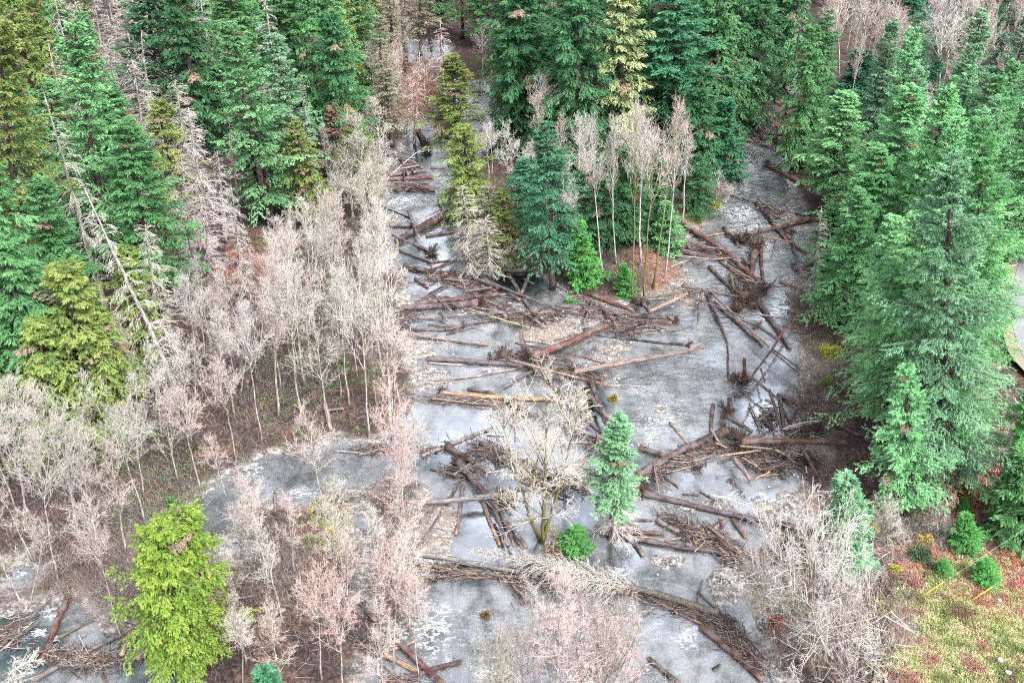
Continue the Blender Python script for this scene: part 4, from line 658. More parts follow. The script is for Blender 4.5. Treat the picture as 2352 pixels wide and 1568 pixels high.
def make_log(F, x1, y1, x2, y2, wd, c, fl, h0=None, label=None):
    s = FR[F][2]; p1, p2 = fr(F, x1, y1), fr(F, x2, y2); mid = ((p1[0] + p2[0]) / 2, (p1[1] + p2[1]) / 2)
    rad = max(.055, wd * s / pxm(*mid) * .5 * 1.25)
    h = rad * .75 if 's' not in fl else -.15
    a, b = at(*p1, h), at(*p2, h)
    g1, g2 = gh(a.x, a.y), gh(b.x, b.y); h1 = max(g1, 0) + rad * .75; h2 = max(g2, 0) + rad * .75
    if 's' in fl: h1 = h2 = -.12
    else:
        top = 0
        for (c0, c1, hh, rr) in placed:
            if seg_cross(a[:2], b[:2], c0, c1): top = max(top, hh + rr * .8 + rad * .8)
        top = min(top, 1.7); h1 = max(h1, top); h2 = max(h2, top)
        if h0: h1 = h2 = h0
    a, b = at(*p1, h1), at(*p2, h2); placed.append((tuple(a[:2]), tuple(b[:2]), (h1 + h2) / 2, rad))
    L = (b - a).length; n = max(6, min(26, int(L / .8))); r_ = np.random.default_rng(len(placed) + 500)
    t = np.linspace(0, 1, n); bend = L * (.035 if 'b' in fl else .008)
    yo = bend * np.sin(t * 3.14) * r_.choice([-1, 1]) + .25 * bend * np.sin(t * 9 + r_.uniform(0, 6)); zo = .3 * bend * np.sin(t * 7)
    tap = 1.12 - .30 * t if ('R' not in fl) else .82 + .30 * t
    if 'p' in fl: tap = tap * (sstep(-.02, .5, t) * .9 + .1)
    if 'r' in fl: tap = tap + .5 * np.exp(-t * L / .9)
    if 'R' in fl: tap = tap + .5 * np.exp(-(1 - t) * L / .9)
    A = Acc(); v, f = poly_tube(np.c_[t * L, yo, zo], rad * tap, 12 if rad > .2 else 7, True, .05, r_)
    nn = 12 if rad > .2 else 7; cut = np.zeros(len(v)); cut[:nn] = .3; cut[-nn - 2:] = .3; cut[-2:] = 1
    if c in 'd': cut *= .2
    A.add(v, f, cut)
    ns = int(min(26, L * (.9 if rad > .12 else 1.1)))     # broken branch stubs
    if ns:
        tt_ = r_.random(ns); an = r_.uniform(0, 6.283, ns)
        P = np.c_[tt_ * L, np.interp(tt_, t, yo) + np.cos(an) * rad * .8, np.interp(tt_, t, zo) + np.sin(an) * rad * .8]
        D = unit(np.c_[r_.normal(.3, .4, ns), np.cos(an), np.sin(an)]); ll = r_.uniform(.15, .9, ns) * (1 + (r_.random(ns) > .85) * 1.6)
        v, f, _ = tubes(P, P + D * ll[:, None], np.full(ns, max(.02, rad * .13)), np.full(ns, .012), 3); A.add(v, f)
    nm = 'log' if rad > .17 else 'driftwood_pole'
    o = link(nm, A.mesh(nm, M_LOG, True, 'cut')); o.color = (*jit(LC[c], .12), 1)
    d = (b - a).normalized(); o.rotation_mode = 'QUATERNION'; o.rotation_quaternion = d.to_track_quat('X', 'Z'); o.location = a
    for ch, X_, sg in (('r', 0, 1), ('R', L, -1)):
        if ch in fl:
            q = link('root_wad', rootwad(r_, max(rad * 1.15, .34)), o); q.location = (X_, 0, 0)
            if sg < 0: q.rotation_euler = (0, 0, math.pi)
            q['label'] = 'tangled black root wad'
    ang = math.degrees(math.atan2(abs(p2[1] - p1[1]), abs(p2[0] - p1[0]))); thick = 'thick ' if rad > .42 else ('' if rad > .17 else 'thin ')
    Lw = 'long ' if L > 13 else ('short ' if L < 4.5 else '')
    ori = 'lying level' if ang < 14 else ('pointing upstream' if ang > 62 else ('slanting rightward' if (p2[1] - p1[1]) * (p2[0] - p1[0]) > 0 else 'slanting leftward'))
    noun = ('log' if rad > .17 else 'pole') + (' with roots' if ('r' in fl or 'R' in fl) else '')
    THINGS.append([o, (Lw + thick).strip(), LN[c], noun + ' ' + ori, *mid, label])
    o['category'] = 'log' if rad > .17 else 'pole'; o['group'] = 'logs jammed in the river' if rad > .17 else 'driftwood poles in the logjams'
    return o
for line in LOGS.replace('\n', '|').split('|'):
    k = line.split(); fl = [x for x in k[7:]]; cc = k[6]
    make_log(k[0], *[float(x) for x in k[1:6]], cc, fl)
JP = [('D',1300,1020,330,60,.05),('D',1400,1120,260,70,.3),('D',700,1090,200,60,-.35),('D',1700,1040,200,60,.3),('D',1480,600,60,160,.2),('D',1700,860,180,40,-.2),('B',260,1350,330,30,.06),('B',800,620,240,50,.15),('B',1230,900,100,60,.5),('B',1500,260,120,60,.5),
      ('A',1000,980,400,60,.3),('A',900,1120,300,60,.1),('A',1350,1250,260,60,.15),('A',2200,1230,300,50,.1),('A',1700,1250,200,40,.1),('A',330,1330,200,60,.0),('C',1500,120,260,50,.2),('C',2050,260,260,50,.25),('C',1380,600,150,40,.5),('C',1200,1050,260,110,.4),('C',900,1190,180,50,.1),('C',2000,760,200,110,.8),('C',1750,1250,260,110,.35),
      ('E',900,520,280,50,.12),('E',1900,580,300,50,.25),('F',300,700,330,40,.2),('F',950,880,360,50,.45),('F',1000,130,280,90,.5),('F',1250,260,200,80,.6),('F',1600,1400,120,60,.9),('2',430,1120,130,50,.6),('2',470,1280,150,40,.02),('5',500,1400,250,70,-.3),('5',120,1200,140,80,-.9)]
for jx, jy_ in enumerate(JP * 4):
    F, x, y, rx, ry, ang = jy_; ca, sa = math.cos(ang), math.sin(ang); u, v = rnd.gauss(0, .45), rnd.gauss(0, .5); x += u * rx * ca - v * ry * sa; y += u * rx * sa + v * ry * ca
    a2 = ang + rnd.gauss(0, .45); l = rnd.uniform(70, 300) * (.24 / FR[F][2]); make_log(F, x - l * math.cos(a2) / 2, y - l * math.sin(a2) / 2, x + l * math.cos(a2) / 2, y + l * math.sin(a2) / 2, rnd.uniform(9, 22) * (.24 / FR[F][2]), rnd.choice('ggGbbrrpPtd'), rnd.choice([[], ['b'], ['p']]))
# broken trunk standing up out of the river, with its roots
def upright(F, xb, yb, xt, yt, wd, c, label, rootn=True):
    pb, pt = fr(F, xb, yb), fr(F, xt, yt); b = at(*pb, 0); d = ray(*pt); t = b.y / d.y; top = Vector((0, 0, CAM_H)) + d * t
    rad = wd * FR[F][2] / pxm(*pb) * .5; r_ = np.random.default_rng(int(xb)); L = (top - b).length; tt_ = np.linspace(0, 1, 9)
    v, f = poly_tube(np.c_[tt_ * L, np.zeros(9), np.zeros(9)], rad * (1.05 - .25 * tt_) * np.where(tt_ > .95, .45, 1), 12, True, .06, r_); A = Acc(); cut = np.zeros(len(v)); cut[-14:] = 1; A.add(v, f, cut)
    o = link('broken_trunk', A.mesh('broken_trunk', M_LOG, True, 'cut')); o.color = (*LC[c], 1); o.rotation_mode = 'QUATERNION'; o.rotation_quaternion = (top - b).normalized().to_track_quat('X', 'Z'); o.location = b
    if rootn:
        q = link('root_wad', rootwad(r_, rad * 1.7, 34), o); q['label'] = 'tangled black root wad'
    tag(o, label, 'stump', None); return o
upright('D', 1245, 280, 1243, 75, 38, 'R', 'orange-brown broken trunk standing upright from black roots in the shallows')
# loose root masses
def root_mass(F, x, y, rp_, label, flat=.7):
    p = fr(F, x, y); b = at(*p, 0); rad = rp_ * FR[F][2] / pxm(*p); r_ = np.random.default_rng(int(x + y))
    o = link('root_mass', rootwad(r_, rad * .42, 44)); o.rotation_euler = (r_.uniform(-.4, .4), 1.2 + r_.uniform(-.4, .4), r_.uniform(0, 6)); o.location = (b.x, b.y, rad * .25)
    tag(o, label, 'root wad', 'root masses stranded in the river')
for a in [('B',1220,560,90,'black root mass in the riffle beside the red log under the right bank'),('B',1345,590,75,'round black root ball in midstream of the right channel'),('B',1240,1100,125,'largest black root mass at the centre of the right channel'),('B',1180,1210,75,'low black root mass just below the largest one'),
          ('B',1270,770,60,'small dark root ball under the red-brown diagonal log'),('B',1320,1160,80,'dark root mass at the butt of the purple-brown diagonal log'),('B',230,1150,75,'black root mass at the foot of the mossy trunks on the point'),('C',1290,75,80,'reddish-brown root plate beside the big red-brown log'),
          ('C',1480,80,70,'dark roots at the lower end of the big red-brown log'),('C',2140,345,50,'dark root ball above the green pool'),('C',720,430,50,'black roots at the left end of the orange log'),('C',1300,1460,95,'shaggy brown root mass right of the pale grey log'),
          ('C',880,1100,80,'splintered dark root mass on the left side of the middle pool'),('D',1200,330,85,'black root pile below the upright broken trunk'),('D',1065,600,75,'brown root ball at the left rim of the quiet pool'),('D',1180,850,90,'dark root mass where the two biggest right-hand logs meet'),
          ('D',1880,800,110,'black root mass on the muddy right bank above the level log'),('D',230,1350,100,'dark root mass beside the small fir in the river'),('A',600,660,70,'black root ball on two poles in the left pool'),('A',790,890,60,'brown roots at the end of the dark log in the left channel'),
          ('A',1060,1130,60,'shaggy roots at the end of the purple log by the left channel'),('3',690,990,60,'dark root mass at the head of the right channel'),('2',590,1040,40,'black roots below the red log in the green pool'),('D',1880,1130,90,'dark tangle of roots at the right end of the main jam'),
          ('B',1660,460,60,'dark roots under the orange-brown crossing log'),('B',560,1310,50,'dark roots at the right ends of the two purple-brown logs'),('E',880,560,70,'dark roots under the left part of the long jam at the bottom')]:
    root_mass(*a)
# fine driftwood that nobody could count
def debris(name, spots, n, lr, rr, cols, label, cat, seed=1, lift=.5):
    r_ = np.random.default_rng(seed); A = Acc(); w_ = np.array([s[3] * s[4] for s in spots], float); w_ /= w_.sum(); cl = []
    P0, P1, r0, C = [], [], [], []
    ch = r_.choice(len(spots), n, p=w_)
    for i in ch:
        F, x, y, rx, ry, ang, spread = (*spots[i][:5], spots[i][5] if len(spots[i]) > 5 else 0, spots[i][6] if len(spots[i]) > 6 else 3)
        u, v = r_.normal(0, .45, 2); ca, sa = math.cos(ang), math.sin(ang)
        q = fr(F, x + u * rx * ca - v * ry * sa, y + u * rx * sa + v * ry * ca); b = at(*q, 0); l = r_.uniform(*lr) * (1 if r_.random() > .1 else 1.8)
        az = -ang + r_.normal(0, spread * .35); hh = abs(r_.normal(.05, lift * .5)); g = max(0, hh)
        d = np.array([math.cos(az), math.sin(az), r_.normal(0, .16)]); c = np.array([b.x, b.y, g + .05])
        P0.append(c - d * l / 2); P1.append(c + d * l / 2); r0.append(r_.uniform(*rr)); C.append(np.array(cols[r_.integers(len(cols))]) * r_.uniform(.6, 1.3))
    P0, P1, r0, C = map(np.array, (P0, P1, r0, C))
    gz = ground_h((P0[:, 0] + P1[:, 0]) / 2, (P0[:, 1] + P1[:, 1]) / 2); up = np.maximum(gz, 0)
    P0[:, 2] += up; P1[:, 2] += up
    mid_ = (P0 + P1) / 2 + r_.normal(0, .05, P0.shape) * np.linalg.norm(P1 - P0, axis=1)[:, None]
    v1, f1, a1 = tubes(P0, mid_, r0, r0 * .85, 4, C); v2, f2, a2 = tubes(mid_, P1, r0 * .85, r0 * .5, 4, C)
    v = np.concatenate([v1, v2]); f = np.concatenate([f1, f2 + len(v1)])
    me = mesh_np(name, v, f, {'col': np.concatenate([a1, a2])}, False, M_COL)
    return tag(link(name, me), label, cat, None, 'stuff')
DC = [(.10,.075,.07),(.06,.047,.045),(.17,.14,.125),(.04,.032,.032),(.26,.19,.15),(.085,.068,.066),(.28,.25,.23)]
JAM = [('D',1000,960,380,60,.05,1.5),('D',1400,1090,300,110,.3,2.5),('D',700,1080,220,70,-.35,1.5),('D',1560,1010,260,80,.1,3),('D',1800,830,260,70,-.2,3),('D',1850,1080,150,110,.4,3),('D',1460,680,130,110,-.6,3),('D',400,1200,120,90,-.6,3),('D',1200,440,110,40,0,3),('D',1200,300,110,60,0,3),
       ('B',250,1340,330,50,.05,1.5),('B',100,1420,250,50,.1,3),('B',1500,260,130,70,.5,1.5),('B',1230,900,120,60,.3,3),('B',780,620,260,60,.15,1.2),('B',1230,1100,110,100,0,3),('B',760,480,120,50,.4,3),
       ('A',900,960,420,70,.25,1.2),('A',600,900,160,40,-.2,3),('A',1000,900,140,60,0,3),('A',1150,1190,350,60,.1,1.5),('A',1500,1300,200,60,.2,2),('A',2100,1230,260,70,.1,2),('A',1700,1260,200,50,.1,2),('A',300,1400,260,40,.05,2),('A',300,1250,240,70,0,2.5),('A',2050,1100,150,50,.3,3),
       ('C',1550,110,260,60,.1,2.5),('C',2000,240,300,60,.25,1.2),('C',1400,590,200,50,.45,.8),('C',900,510,350,40,.1,1.2),('C',1150,1000,260,120,.3,3),('C',880,1200,200,60,.1,2.5),('C',1700,1290,260,120,.2,3),('C',2050,1300,150,90,.3,3),('C',2160,950,90,120,1,3),('C',570,970,140,40,-.1,2),('C',100,980,260,40,0,2),
       ('E',850,520,300,60,.12,1),('E',1300,540,420,30,.12,.8),('E',1950,600,350,80,.2,2),('E',1750,720,90,110,.9,1.5),('E',250,1230,160,70,.3,3),('E',560,1560,200,30,0,2),
       ('F',250,690,340,50,.14,1),('F',900,870,420,50,.4,1),('F',1350,1100,200,120,.8,2),('F',900,90,330,80,.5,3),('F',1250,230,260,110,.6,2.5),('F',1330,380,160,70,.6,2),('F',1550,1350,200,80,.8,2),('F',300,90,180,50,.1,2),
       ('5',560,1400,330,90,.1,3),('5',1650,900,140,90,.1,1.2),('5',100,1200,150,90,-.7,1.5),('5',900,1250,120,90,0,3),('2',420,1100,150,60,.5,1.5),('2',480,1270,180,60,.05,1),('2',520,830,110,50,0,3),('3',600,960,170,70,.1,2.5),('3',560,880,140,30,-.1,2),('3',720,1180,120,40,.4,2),('4',2100,1120,150,60,0,2)]
debris('driftwood_debris', JAM, 11000, (.4, 2.8), (.016, .06), DC, 'broken sticks and splinters packed between the logs of every jam', 'driftwood', 3)
BANK = [('D',2050,500,220,420,1.2,3),('D',1980,1200,160,140,.3,3),('B',1900,1000,180,260,.9,3),('B',1850,1350,250,160,.5,3),('G',540,620,90,120,0,3),('G',450,740,80,90,0,3),('G',1500,630,70,60,0,3),('G',2000,1380,60,160,1.3,3),('G',2100,1290,120,60,.3,3),('G',700,900,190,260,0,3),('G',300,1200,260,220,0,3),('G',700,1400,150,160,0,3),('G',920,200,50,120,0,3),('G',830,400,60,90,0,3),('G',1780,300,50,30,0,3),('G',1640,470,40,50,0,3),('G',300,450,260,300,0,3)]
debris('fallen_sticks', BANK, 14000, (.3, 2.2), (.010, .032), [(.10,.07,.065),(.20,.16,.145),(.30,.26,.24),(.07,.05,.045),(.16,.09,.07)], 'fallen twigs and sticks strewn over the muddy banks and forest floor', 'sticks', 5, .25)

# fallen bare conifer across the bottom jam
def fallen_tree():
    pts = [fr('E', 1220, 300), fr('E', 1900, 430), fr('E', 2352, 545), fr('F', 400, 650), fr('F', 800, 760), fr('F', 1230, 900)]; hs_ = [1.9, 1.5, 1.2, .9, .7, .6]
    W = np.array([tuple(at(*p, q)) for p, q in zip(pts, hs_)]); tt_ = np.linspace(0, 5, 30); P = np.stack([np.interp(tt_, range(6), W[:, k]) for k in range(3)], 1)
    o = W[0].copy(); P = P - o; rad = np.linspace(.04, .42, 30); r_ = np.random.default_rng(77)
    e = bpy.data.objects.new('fallen_tree', None); COL.objects.link(e); e.location = o
    A = Acc(); v, f = poly_tube(P, rad, 10, True, .06, r_); A.add(v, f, (r_.random(len(v)) > .6) * .35); q = link('trunk', A.mesh('trunk', M_BARK, True, 'moss'), e); q.color = (.13, .12, .115, 1)
    n = 300; t = r_.random(n) ** 1.1 * .62; B = np.stack([np.interp(t * 29, range(30), P[:, k]) for k in range(3)], 1); ax = unit(P[12] - P[2]); sd_ = np.cross(ax, [0, 0, 1.])
    a = r_.uniform(-.1, 3.24, n); D = unit(-ax * r_.uniform(.5, 1.9, n)[:, None] + sd_ * np.cos(a)[:, None] + np.array([0, 0, 1.]) * (np.sin(a) * .9 + .1)[:, None])
    L = (.9 + 2.6 * np.minimum(1, t * 3.2)) * r_.uniform(.25, 1.3, n); C = Acc(); curve_tubes(C, B, D, L, .016 + .010 * L, -1.1, 5, 3, .2)
    c = kids(r_, B, D, L, .016 + .010 * L, 9, .15, .6, .35, .6, -.8); curve_tubes(C, *c[:4], -.8, 3, 3, .35)
    q = link('branches', C.mesh('branches', M_TWIG, False, 'tone'), e); q.color = (.50, .47, .42, 1)
    tag(e, 'fallen bare conifer with arching grey branches lying across the bottom logjam', 'dead tree')
fallen_tree()
def branch_snag(F, x1, y1, x2, y2, label, colr, n=24, ll=2.2, seed=1, nm='fallen_branch'):
    a, b = at(*fr(F, x1, y1), .5), at(*fr(F, x2, y2), 1.3); r_ = np.random.default_rng(seed); P = np.linspace(0, 1, 10)[:, None] * np.array(b - a)[None]; P[:, 2] += np.sin(np.linspace(0, 3.1, 10)) * .4
    A = Acc(); v, f = poly_tube(P, np.linspace(.11, .03, 10), 6, True, .05, r_); A.add(v, f, np.full(len(v), .1)); ax = np.array((b - a).normalized()); sd_ = np.cross(ax, [0, 0, 1.])
    t = .15 + .85 * r_.random(n); B = t[:, None] * P[-1][None] + np.array([0, 0, 1.]) * (np.sin(t * 3.1) * .4)[:, None]; D = unit(ax * .7 + sd_ * r_.choice([-1, 1], n)[:, None] + r_.normal(0, .25, (n, 3)))
    L = ll * (1.2 - t * .8) * r_.uniform(.5, 1.2, n); curve_tubes(A, B, D, L, np.full(n, .03), -.2, 3, 3, .3); c = kids(r_, B, D, L, np.full(n, .03), 6, .2, .6, .4, .6, 0); curve_tubes(A, *c[:4], 0, 2, 3, .6)
    o = link(nm, A.mesh(nm, M_TWIG, False, 'tone')); o.color = (*colr, 1); o.location = a; tag(o, label, 'branch', 'fallen branches')
branch_snag('2', 320, 1225, 600, 990, 'bleached forked branch leaning over the green pool of the left channel', (.6,.57,.52), 16, 2.6, 1)
branch_snag('D', 900, 1400, 1400, 1568, 'white fallen treetop with fine twigs on the lower right gravel', (.55,.53,.5), 46, 2.0, 2)
branch_snag('D', 1560, 790, 2000, 690, 'pale spindly branch lying over the black root mass by the right bank', (.5,.46,.42), 18, .9, 3)
branch_snag('G', 2085, 1250, 2010, 1290, 'bleached bare branch fallen on the bracken slope at lower right', (.6,.56,.52), 26, 2.0, 4)
branch_snag('G', 2160, 1215, 2070, 1235, 'grey dead branch just above the bleached one on the bracken slope', (.5,.47,.45), 30, 1.8, 5)
branch_snag('5', 60, 1500, 260, 1400, 'pale curved dead branch over the dark creek in the lower left corner', (.5,.5,.46), 26, 2.2, 6)
# leaning mossy sapling trunk on the island's left
o = upright('G', 1222, 618, 1150, 480, 5, 'm', 'thin moss-covered sapling leaning over the dark pool left of the blue-green fir', False); o.name = 'leaning_sapling'; o['category'] = 'sapling'

# stones
def stone_mesh(r_, k=10):
    u, v = np.linspace(0, np.pi, 6), np.linspace(0, 2 * np.pi, 9)[:-1]; U, V = np.meshgrid(u, v, indexing='ij'); d = 1 + r_.normal(0, .10, U.shape); d[0] = d[0, 0]; d[-1] = d[-1, 0]
    pts = np.stack([np.sin(U) * np.cos(V) * d, np.sin(U) * np.sin(V) * d * .8, np.cos(U) * d * .55], -1).reshape(-1, 3)
    i = np.arange(5)[:, None] * 8; j = np.arange(8)[None]; return pts, np.stack([i + j, i + 8 + j, i + 8 + (j + 1) % 8, i + (j + 1) % 8], -1).reshape(-1, 4)
def gravel(n, seed=9):
    r_ = np.random.default_rng(seed); x = r_.uniform(-42, 66, n * 3); y = r_.uniform(50, 215, n * 3); sd_ = river_sd(x, y); px_, py_ = proj(x, y)
    w_ = blobs(px_, py_, BARS) * .8 + .12 * (sd_ > 0) + .25 * np.exp(-np.abs(sd_) / 1.2); w_ = w_ * ((sd_ > -1.5)) * (blobs(px_, py_, DEEP_AND_SHADE) < .3) * (.3 + 1.4 * vnoise(x * .4, y * .4, 5))
    k = r_.random(n * 3) < w_; x, y = x[k], y[k]; m = len(x); z = ground_h(x, y); s = r_.uniform(.06, .15, m) + (r_.random(m) > .93) * r_.uniform(.05, .22, m)
    ok = z + s * .5 > -.12; x, y, z, s = x[ok], y[ok], z[ok], s[ok]; m = len(x)
    base = [stone_mesh(r_) for _ in range(4)]; V, F_, C = [], [], []
    pts = base[0][0]; a = r_.uniform(0, 6.28, m); ca, sa = np.cos(a), np.sin(a); q = pts[None] * s[:, None, None] * r_.uniform(.8, 1.2, (m, 1, 3))
    v = np.stack([q[..., 0] * ca[:, None] - q[..., 1] * sa[:, None] + x[:, None], q[..., 0] * sa[:, None] + q[..., 1] * ca[:, None] + y[:, None], q[..., 2] + z[:, None] + s[:, None] * .15], -1).reshape(-1, 3)
    f = (base[0][1][None] + (np.arange(m) * len(pts))[:, None, None]).reshape(-1, 4)
    g = r_.uniform(.14, .42, m) * np.where(r_.random(m) > .95, 1.7, 1); c = np.stack([g * 1.0, g * .97, g * .95], 1) * r_.uniform(.95, 1.05, (m, 3))
    me = mesh_np('gravel', v, f, {'col': np.repeat(np.minimum(c, .8), len(pts), 0)}, True, M_COL); tag(link('gravel', me), 'grey and pale pebbles and cobbles on the river bars', 'gravel', None, 'stuff')
gravel(30000)
for i, (F, x, y, s, c, lb) in enumerate([('D',1400,1395,26,.62,'white boulder in the still shallows under the right end of the jam'),('D',1435,1400,20,.6,'smaller white boulder touching the one in the still shallows'),('D',1480,1325,16,.6,'lone white cobble in the upper part of the still pool'),('D',1720,1210,22,.6,'pale boulder on the stony margin right of the still pool'),
    ('D',1755,1228,18,.62,'white rock just right of the pale boulder on the stony margin'),('D',530,350,20,.2,'dark rock splitting the riffle left of the upright broken trunk'),('D',610,455,16,.22,'small dark rock below the first one in the riffle'),('D',335,675,24,.4,'grey boulder in the riffle beside the river-grown fir'),
    ('D',535,690,20,.55,'whitish boulder at the head of a tan pole in the riffle'),('D',435,1235,16,.62,'white rock tucked below the long curved log'),('D',1800,355,12,.6,'white cobble near the right waterline'),('D',2330,1440,20,.55,'pale boulder beside the small silvery fir on the right bank'),('D',1510,1160,18,.35,'grey rock under the tangled jam'),
    ('C',1420,-240,22,.3,'grey rock on the sand of the central bar'),('F',650,530,16,.6,'pale rock in the shallows above the mossy fallen trunk'),('F',740,470,22,.6,'pale boulder at the edge of the pebble bar'),('F',670,405,18,.6,'cream boulder on the pebble bar'),('F',1190,545,20,.22,'dark rock at the left edge of the lower gravel bar'),('F',1210,580,14,.24,'smaller dark rock below the other on the lower gravel bar'),
    ('F',550,1440,26,.3,'submerged grey boulder near the bottom log'),('6',540,303,14,.6,'white boulder between the silvery fir and the firs above'),('6',820,920,14,.45,'grey boulder at the top of the bare muddy slope'),('6',1520,1003,22,.6,'white boulder in the dry grass beside the second yellow guard'),('6',1525,1410,30,.5,'long pale boulder in the grass at the lower right'),
    ('6',1580,1495,24,.5,'pale boulder just below the long one in the grass'),('6',910,1425,26,.25,'flat dark grey rock in the green grass at the bottom'),('6',1200,1470,12,.6,'small white stone in the green grass at the bottom'),('6',608,1500,16,.5,'grey stone on the path at the bottom edge'),('6',730,1305,10,.6,'white stone on the muddy path'),('6',740,1550,16,.6,'white stone at the very bottom of the muddy path'),
    ('E',100,740,14,.6,'white rock beside the narrow side stream'),('5',600,1430,20,.4,'grey rock in the bottom-left debris'),('4',1530,190,20,.3,'grey boulder on the burnt-looking forest floor'),('4',1600,180,18,.35,'pale grey boulder right of the other on the forest floor')]):
    r_ = np.random.default_rng(300 + i); p = fr(F, x, y); b = at(*p, .1); rad = s * FR[F][2] / pxm(*p); pts, f = stone_mesh(r_); g = gh(b.x, b.y); b = at(*p, max(g, -.05))
    o = link('boulder', mesh_np('boulder', pts * rad, f, None, True, M_ROCK)); o.modifiers.new('s', 'SUBSURF').levels = 1; o.modifiers['s'].render_levels = 1; o.location = (b.x, b.y, max(g, -.05) + rad * .15); o.rotation_euler = (0, 0, rnd.uniform(0, 6)); o.color = (c, c * .98, c * .96, 1); tag(o, lb, 'boulder', 'boulders along the river')

# undergrowth, ferns, grass: stuff
def blades(name, L, n, size, wid, cols, lean_, label, cat, seed, clump=1, dome=0.0):
    r_ = np.random.default_rng(seed); w_ = np.array([a[2] * a[3] for a in L], float); w_ /= w_.sum(); ch = r_.choice(len(L), n, p=w_); A_ = np.array([a[:4] for a in L])[ch]
    q = r_.normal(0, .5, (n, 2)); px_ = A_[:, 0] + q[:, 0] * A_[:, 2]; py_ = A_[:, 1] + q[:, 1] * A_[:, 3]
    dx, dy, dz = (px_ - CX), FPX * CP - (py_ - CY) * SP, -FPX * SP - (py_ - CY) * CP; t = -CAM_H / dz; x, y = dx * t, dy * t
    x = np.repeat(x, clump) + r_.normal(0, dome if dome else .12, n * clump); y = np.repeat(y, clump) + r_.normal(0, dome if dome else .12, n * clump); hz = np.repeat(r_.random(n), clump)
    ci = np.clip((np.floor((fbm(x * .5, y * .5, seed) - .22) / .5 * len(cols)) + np.repeat(r_.integers(-1, 2, size=n), clump)), 0, len(cols) - 1).astype(int); sd_ = river_sd(x, y); z = ground_h(x, y, sd_); k = (z > .03); x, y, z, ci, hz = x[k], y[k], z[k], ci[k], hz[k]; m = len(x)
    l = r_.uniform(.5, 1.3, m) * size; a = r_.uniform(0, 6.28, m); d = unit(np.stack([np.cos(a) * lean_, np.sin(a) * lean_, r_.uniform(.3, 1, m)], 1)); s_, u_ = frames(d); P = np.stack([x, y, z + (r_.random(m) * dome * .8 if dome else 0)], 1)
    v = np.stack([P - s_ * (wid * .5), P + d * (l * .55)[:, None] + s_ * wid, P + d * l[:, None] - np.array([0, 0, .15]) * l[:, None] * lean_, P + d * (l * .55)[:, None] - s_ * wid], 1).reshape(-1, 3)
    c = np.array(cols)[ci] * r_.uniform(.65, 1.35, (m, 1)); me = mesh_np(name, v, np.arange(m * 4).reshape(-1, 4), {'col': np.repeat(c, 4, 0)}, False, M_COL)
    tag(link(name, me), label, cat, None, 'stuff')
blades('grass', GRASS[:6], 7000, .42, .028, [(.28,.11,.09),(.20,.13,.09),(.40,.33,.18),(.46,.40,.22),(.24,.30,.10),(.14,.22,.06),(.16,.10,.07)], .8, 'pale dry grass and green moss on the open slope at lower right', 'grass', 21, 14, .16)
blades('bracken', LITTER[5:10] + LITTER[11:13] + [(2290,1420,60,40),(2240,1380,40,30),(2180,1385,30,20)], 3200, .34, .05, [(.40,.14,.11),(.22,.08,.06),(.42,.20,.13),(.28,.10,.05)], 1.2, 'red-brown dead bracken on the slope around the round young firs', 'bracken', 22, 10, .22)
FERN = [(1900,760,60,90),(1880,700,50,60),(1930,820,50,80),(1555,510,40,40),(1640,460,30,40),(1440,640,80,40),(1330,690,80,14),(2100,1180,120,60),(2130,1290,60,24),(2250,1160,100,40),(1290,650,90,24),(700,860,160,200),(400,1200,200,200),(560,560,90,50),(1220,610,60,30),(860,560,40,120),(1590,440,60,60),(300,400,300,240),(1410,1400,30,30),(1790,1400,60,50)]
blades('ferns', FERN, 2600, .42, .05, [(.09,.20,.06),(.06,.15,.06),(.16,.24,.05),(.10,.14,.05)], 1.1, 'sword ferns and green ground plants on the banks', 'ferns', 23, 9, .30)
BR = [(1500,660,70,40),(1450,640,80,40),(1230,1240,60,40),(1560,480,60,50),(1640,440,50,60),(1860,720,60,120),(1900,900,60,120),(2020,1330,60,60),(2110,1240,110,50),(600,860,200,240),(300,1200,250,260),(700,1350,170,170),(900,1200,70,260),(850,520,60,140),(920,220,60,130),(480,640,90,130),(300,420,300,260),(1350,1460,120,80),(1820,1480,110,110),(1280,1240,70,30),(1150,420,80,60),(1770,290,50,30),(200,1400,300,160),(960,150,90,80),(2180,1260,120,50),(2060,1450,60,110)]
blades('undergrowth', BR, 15000, 1.5, .008, [(.20,.15,.14),(.30,.25,.23),(.13,.10,.095),(.36,.32,.29),(.10,.08,.075)], .7, 'leafless brown brush filling the gaps between the bare trees', 'undergrowth', 24, 7, .45)
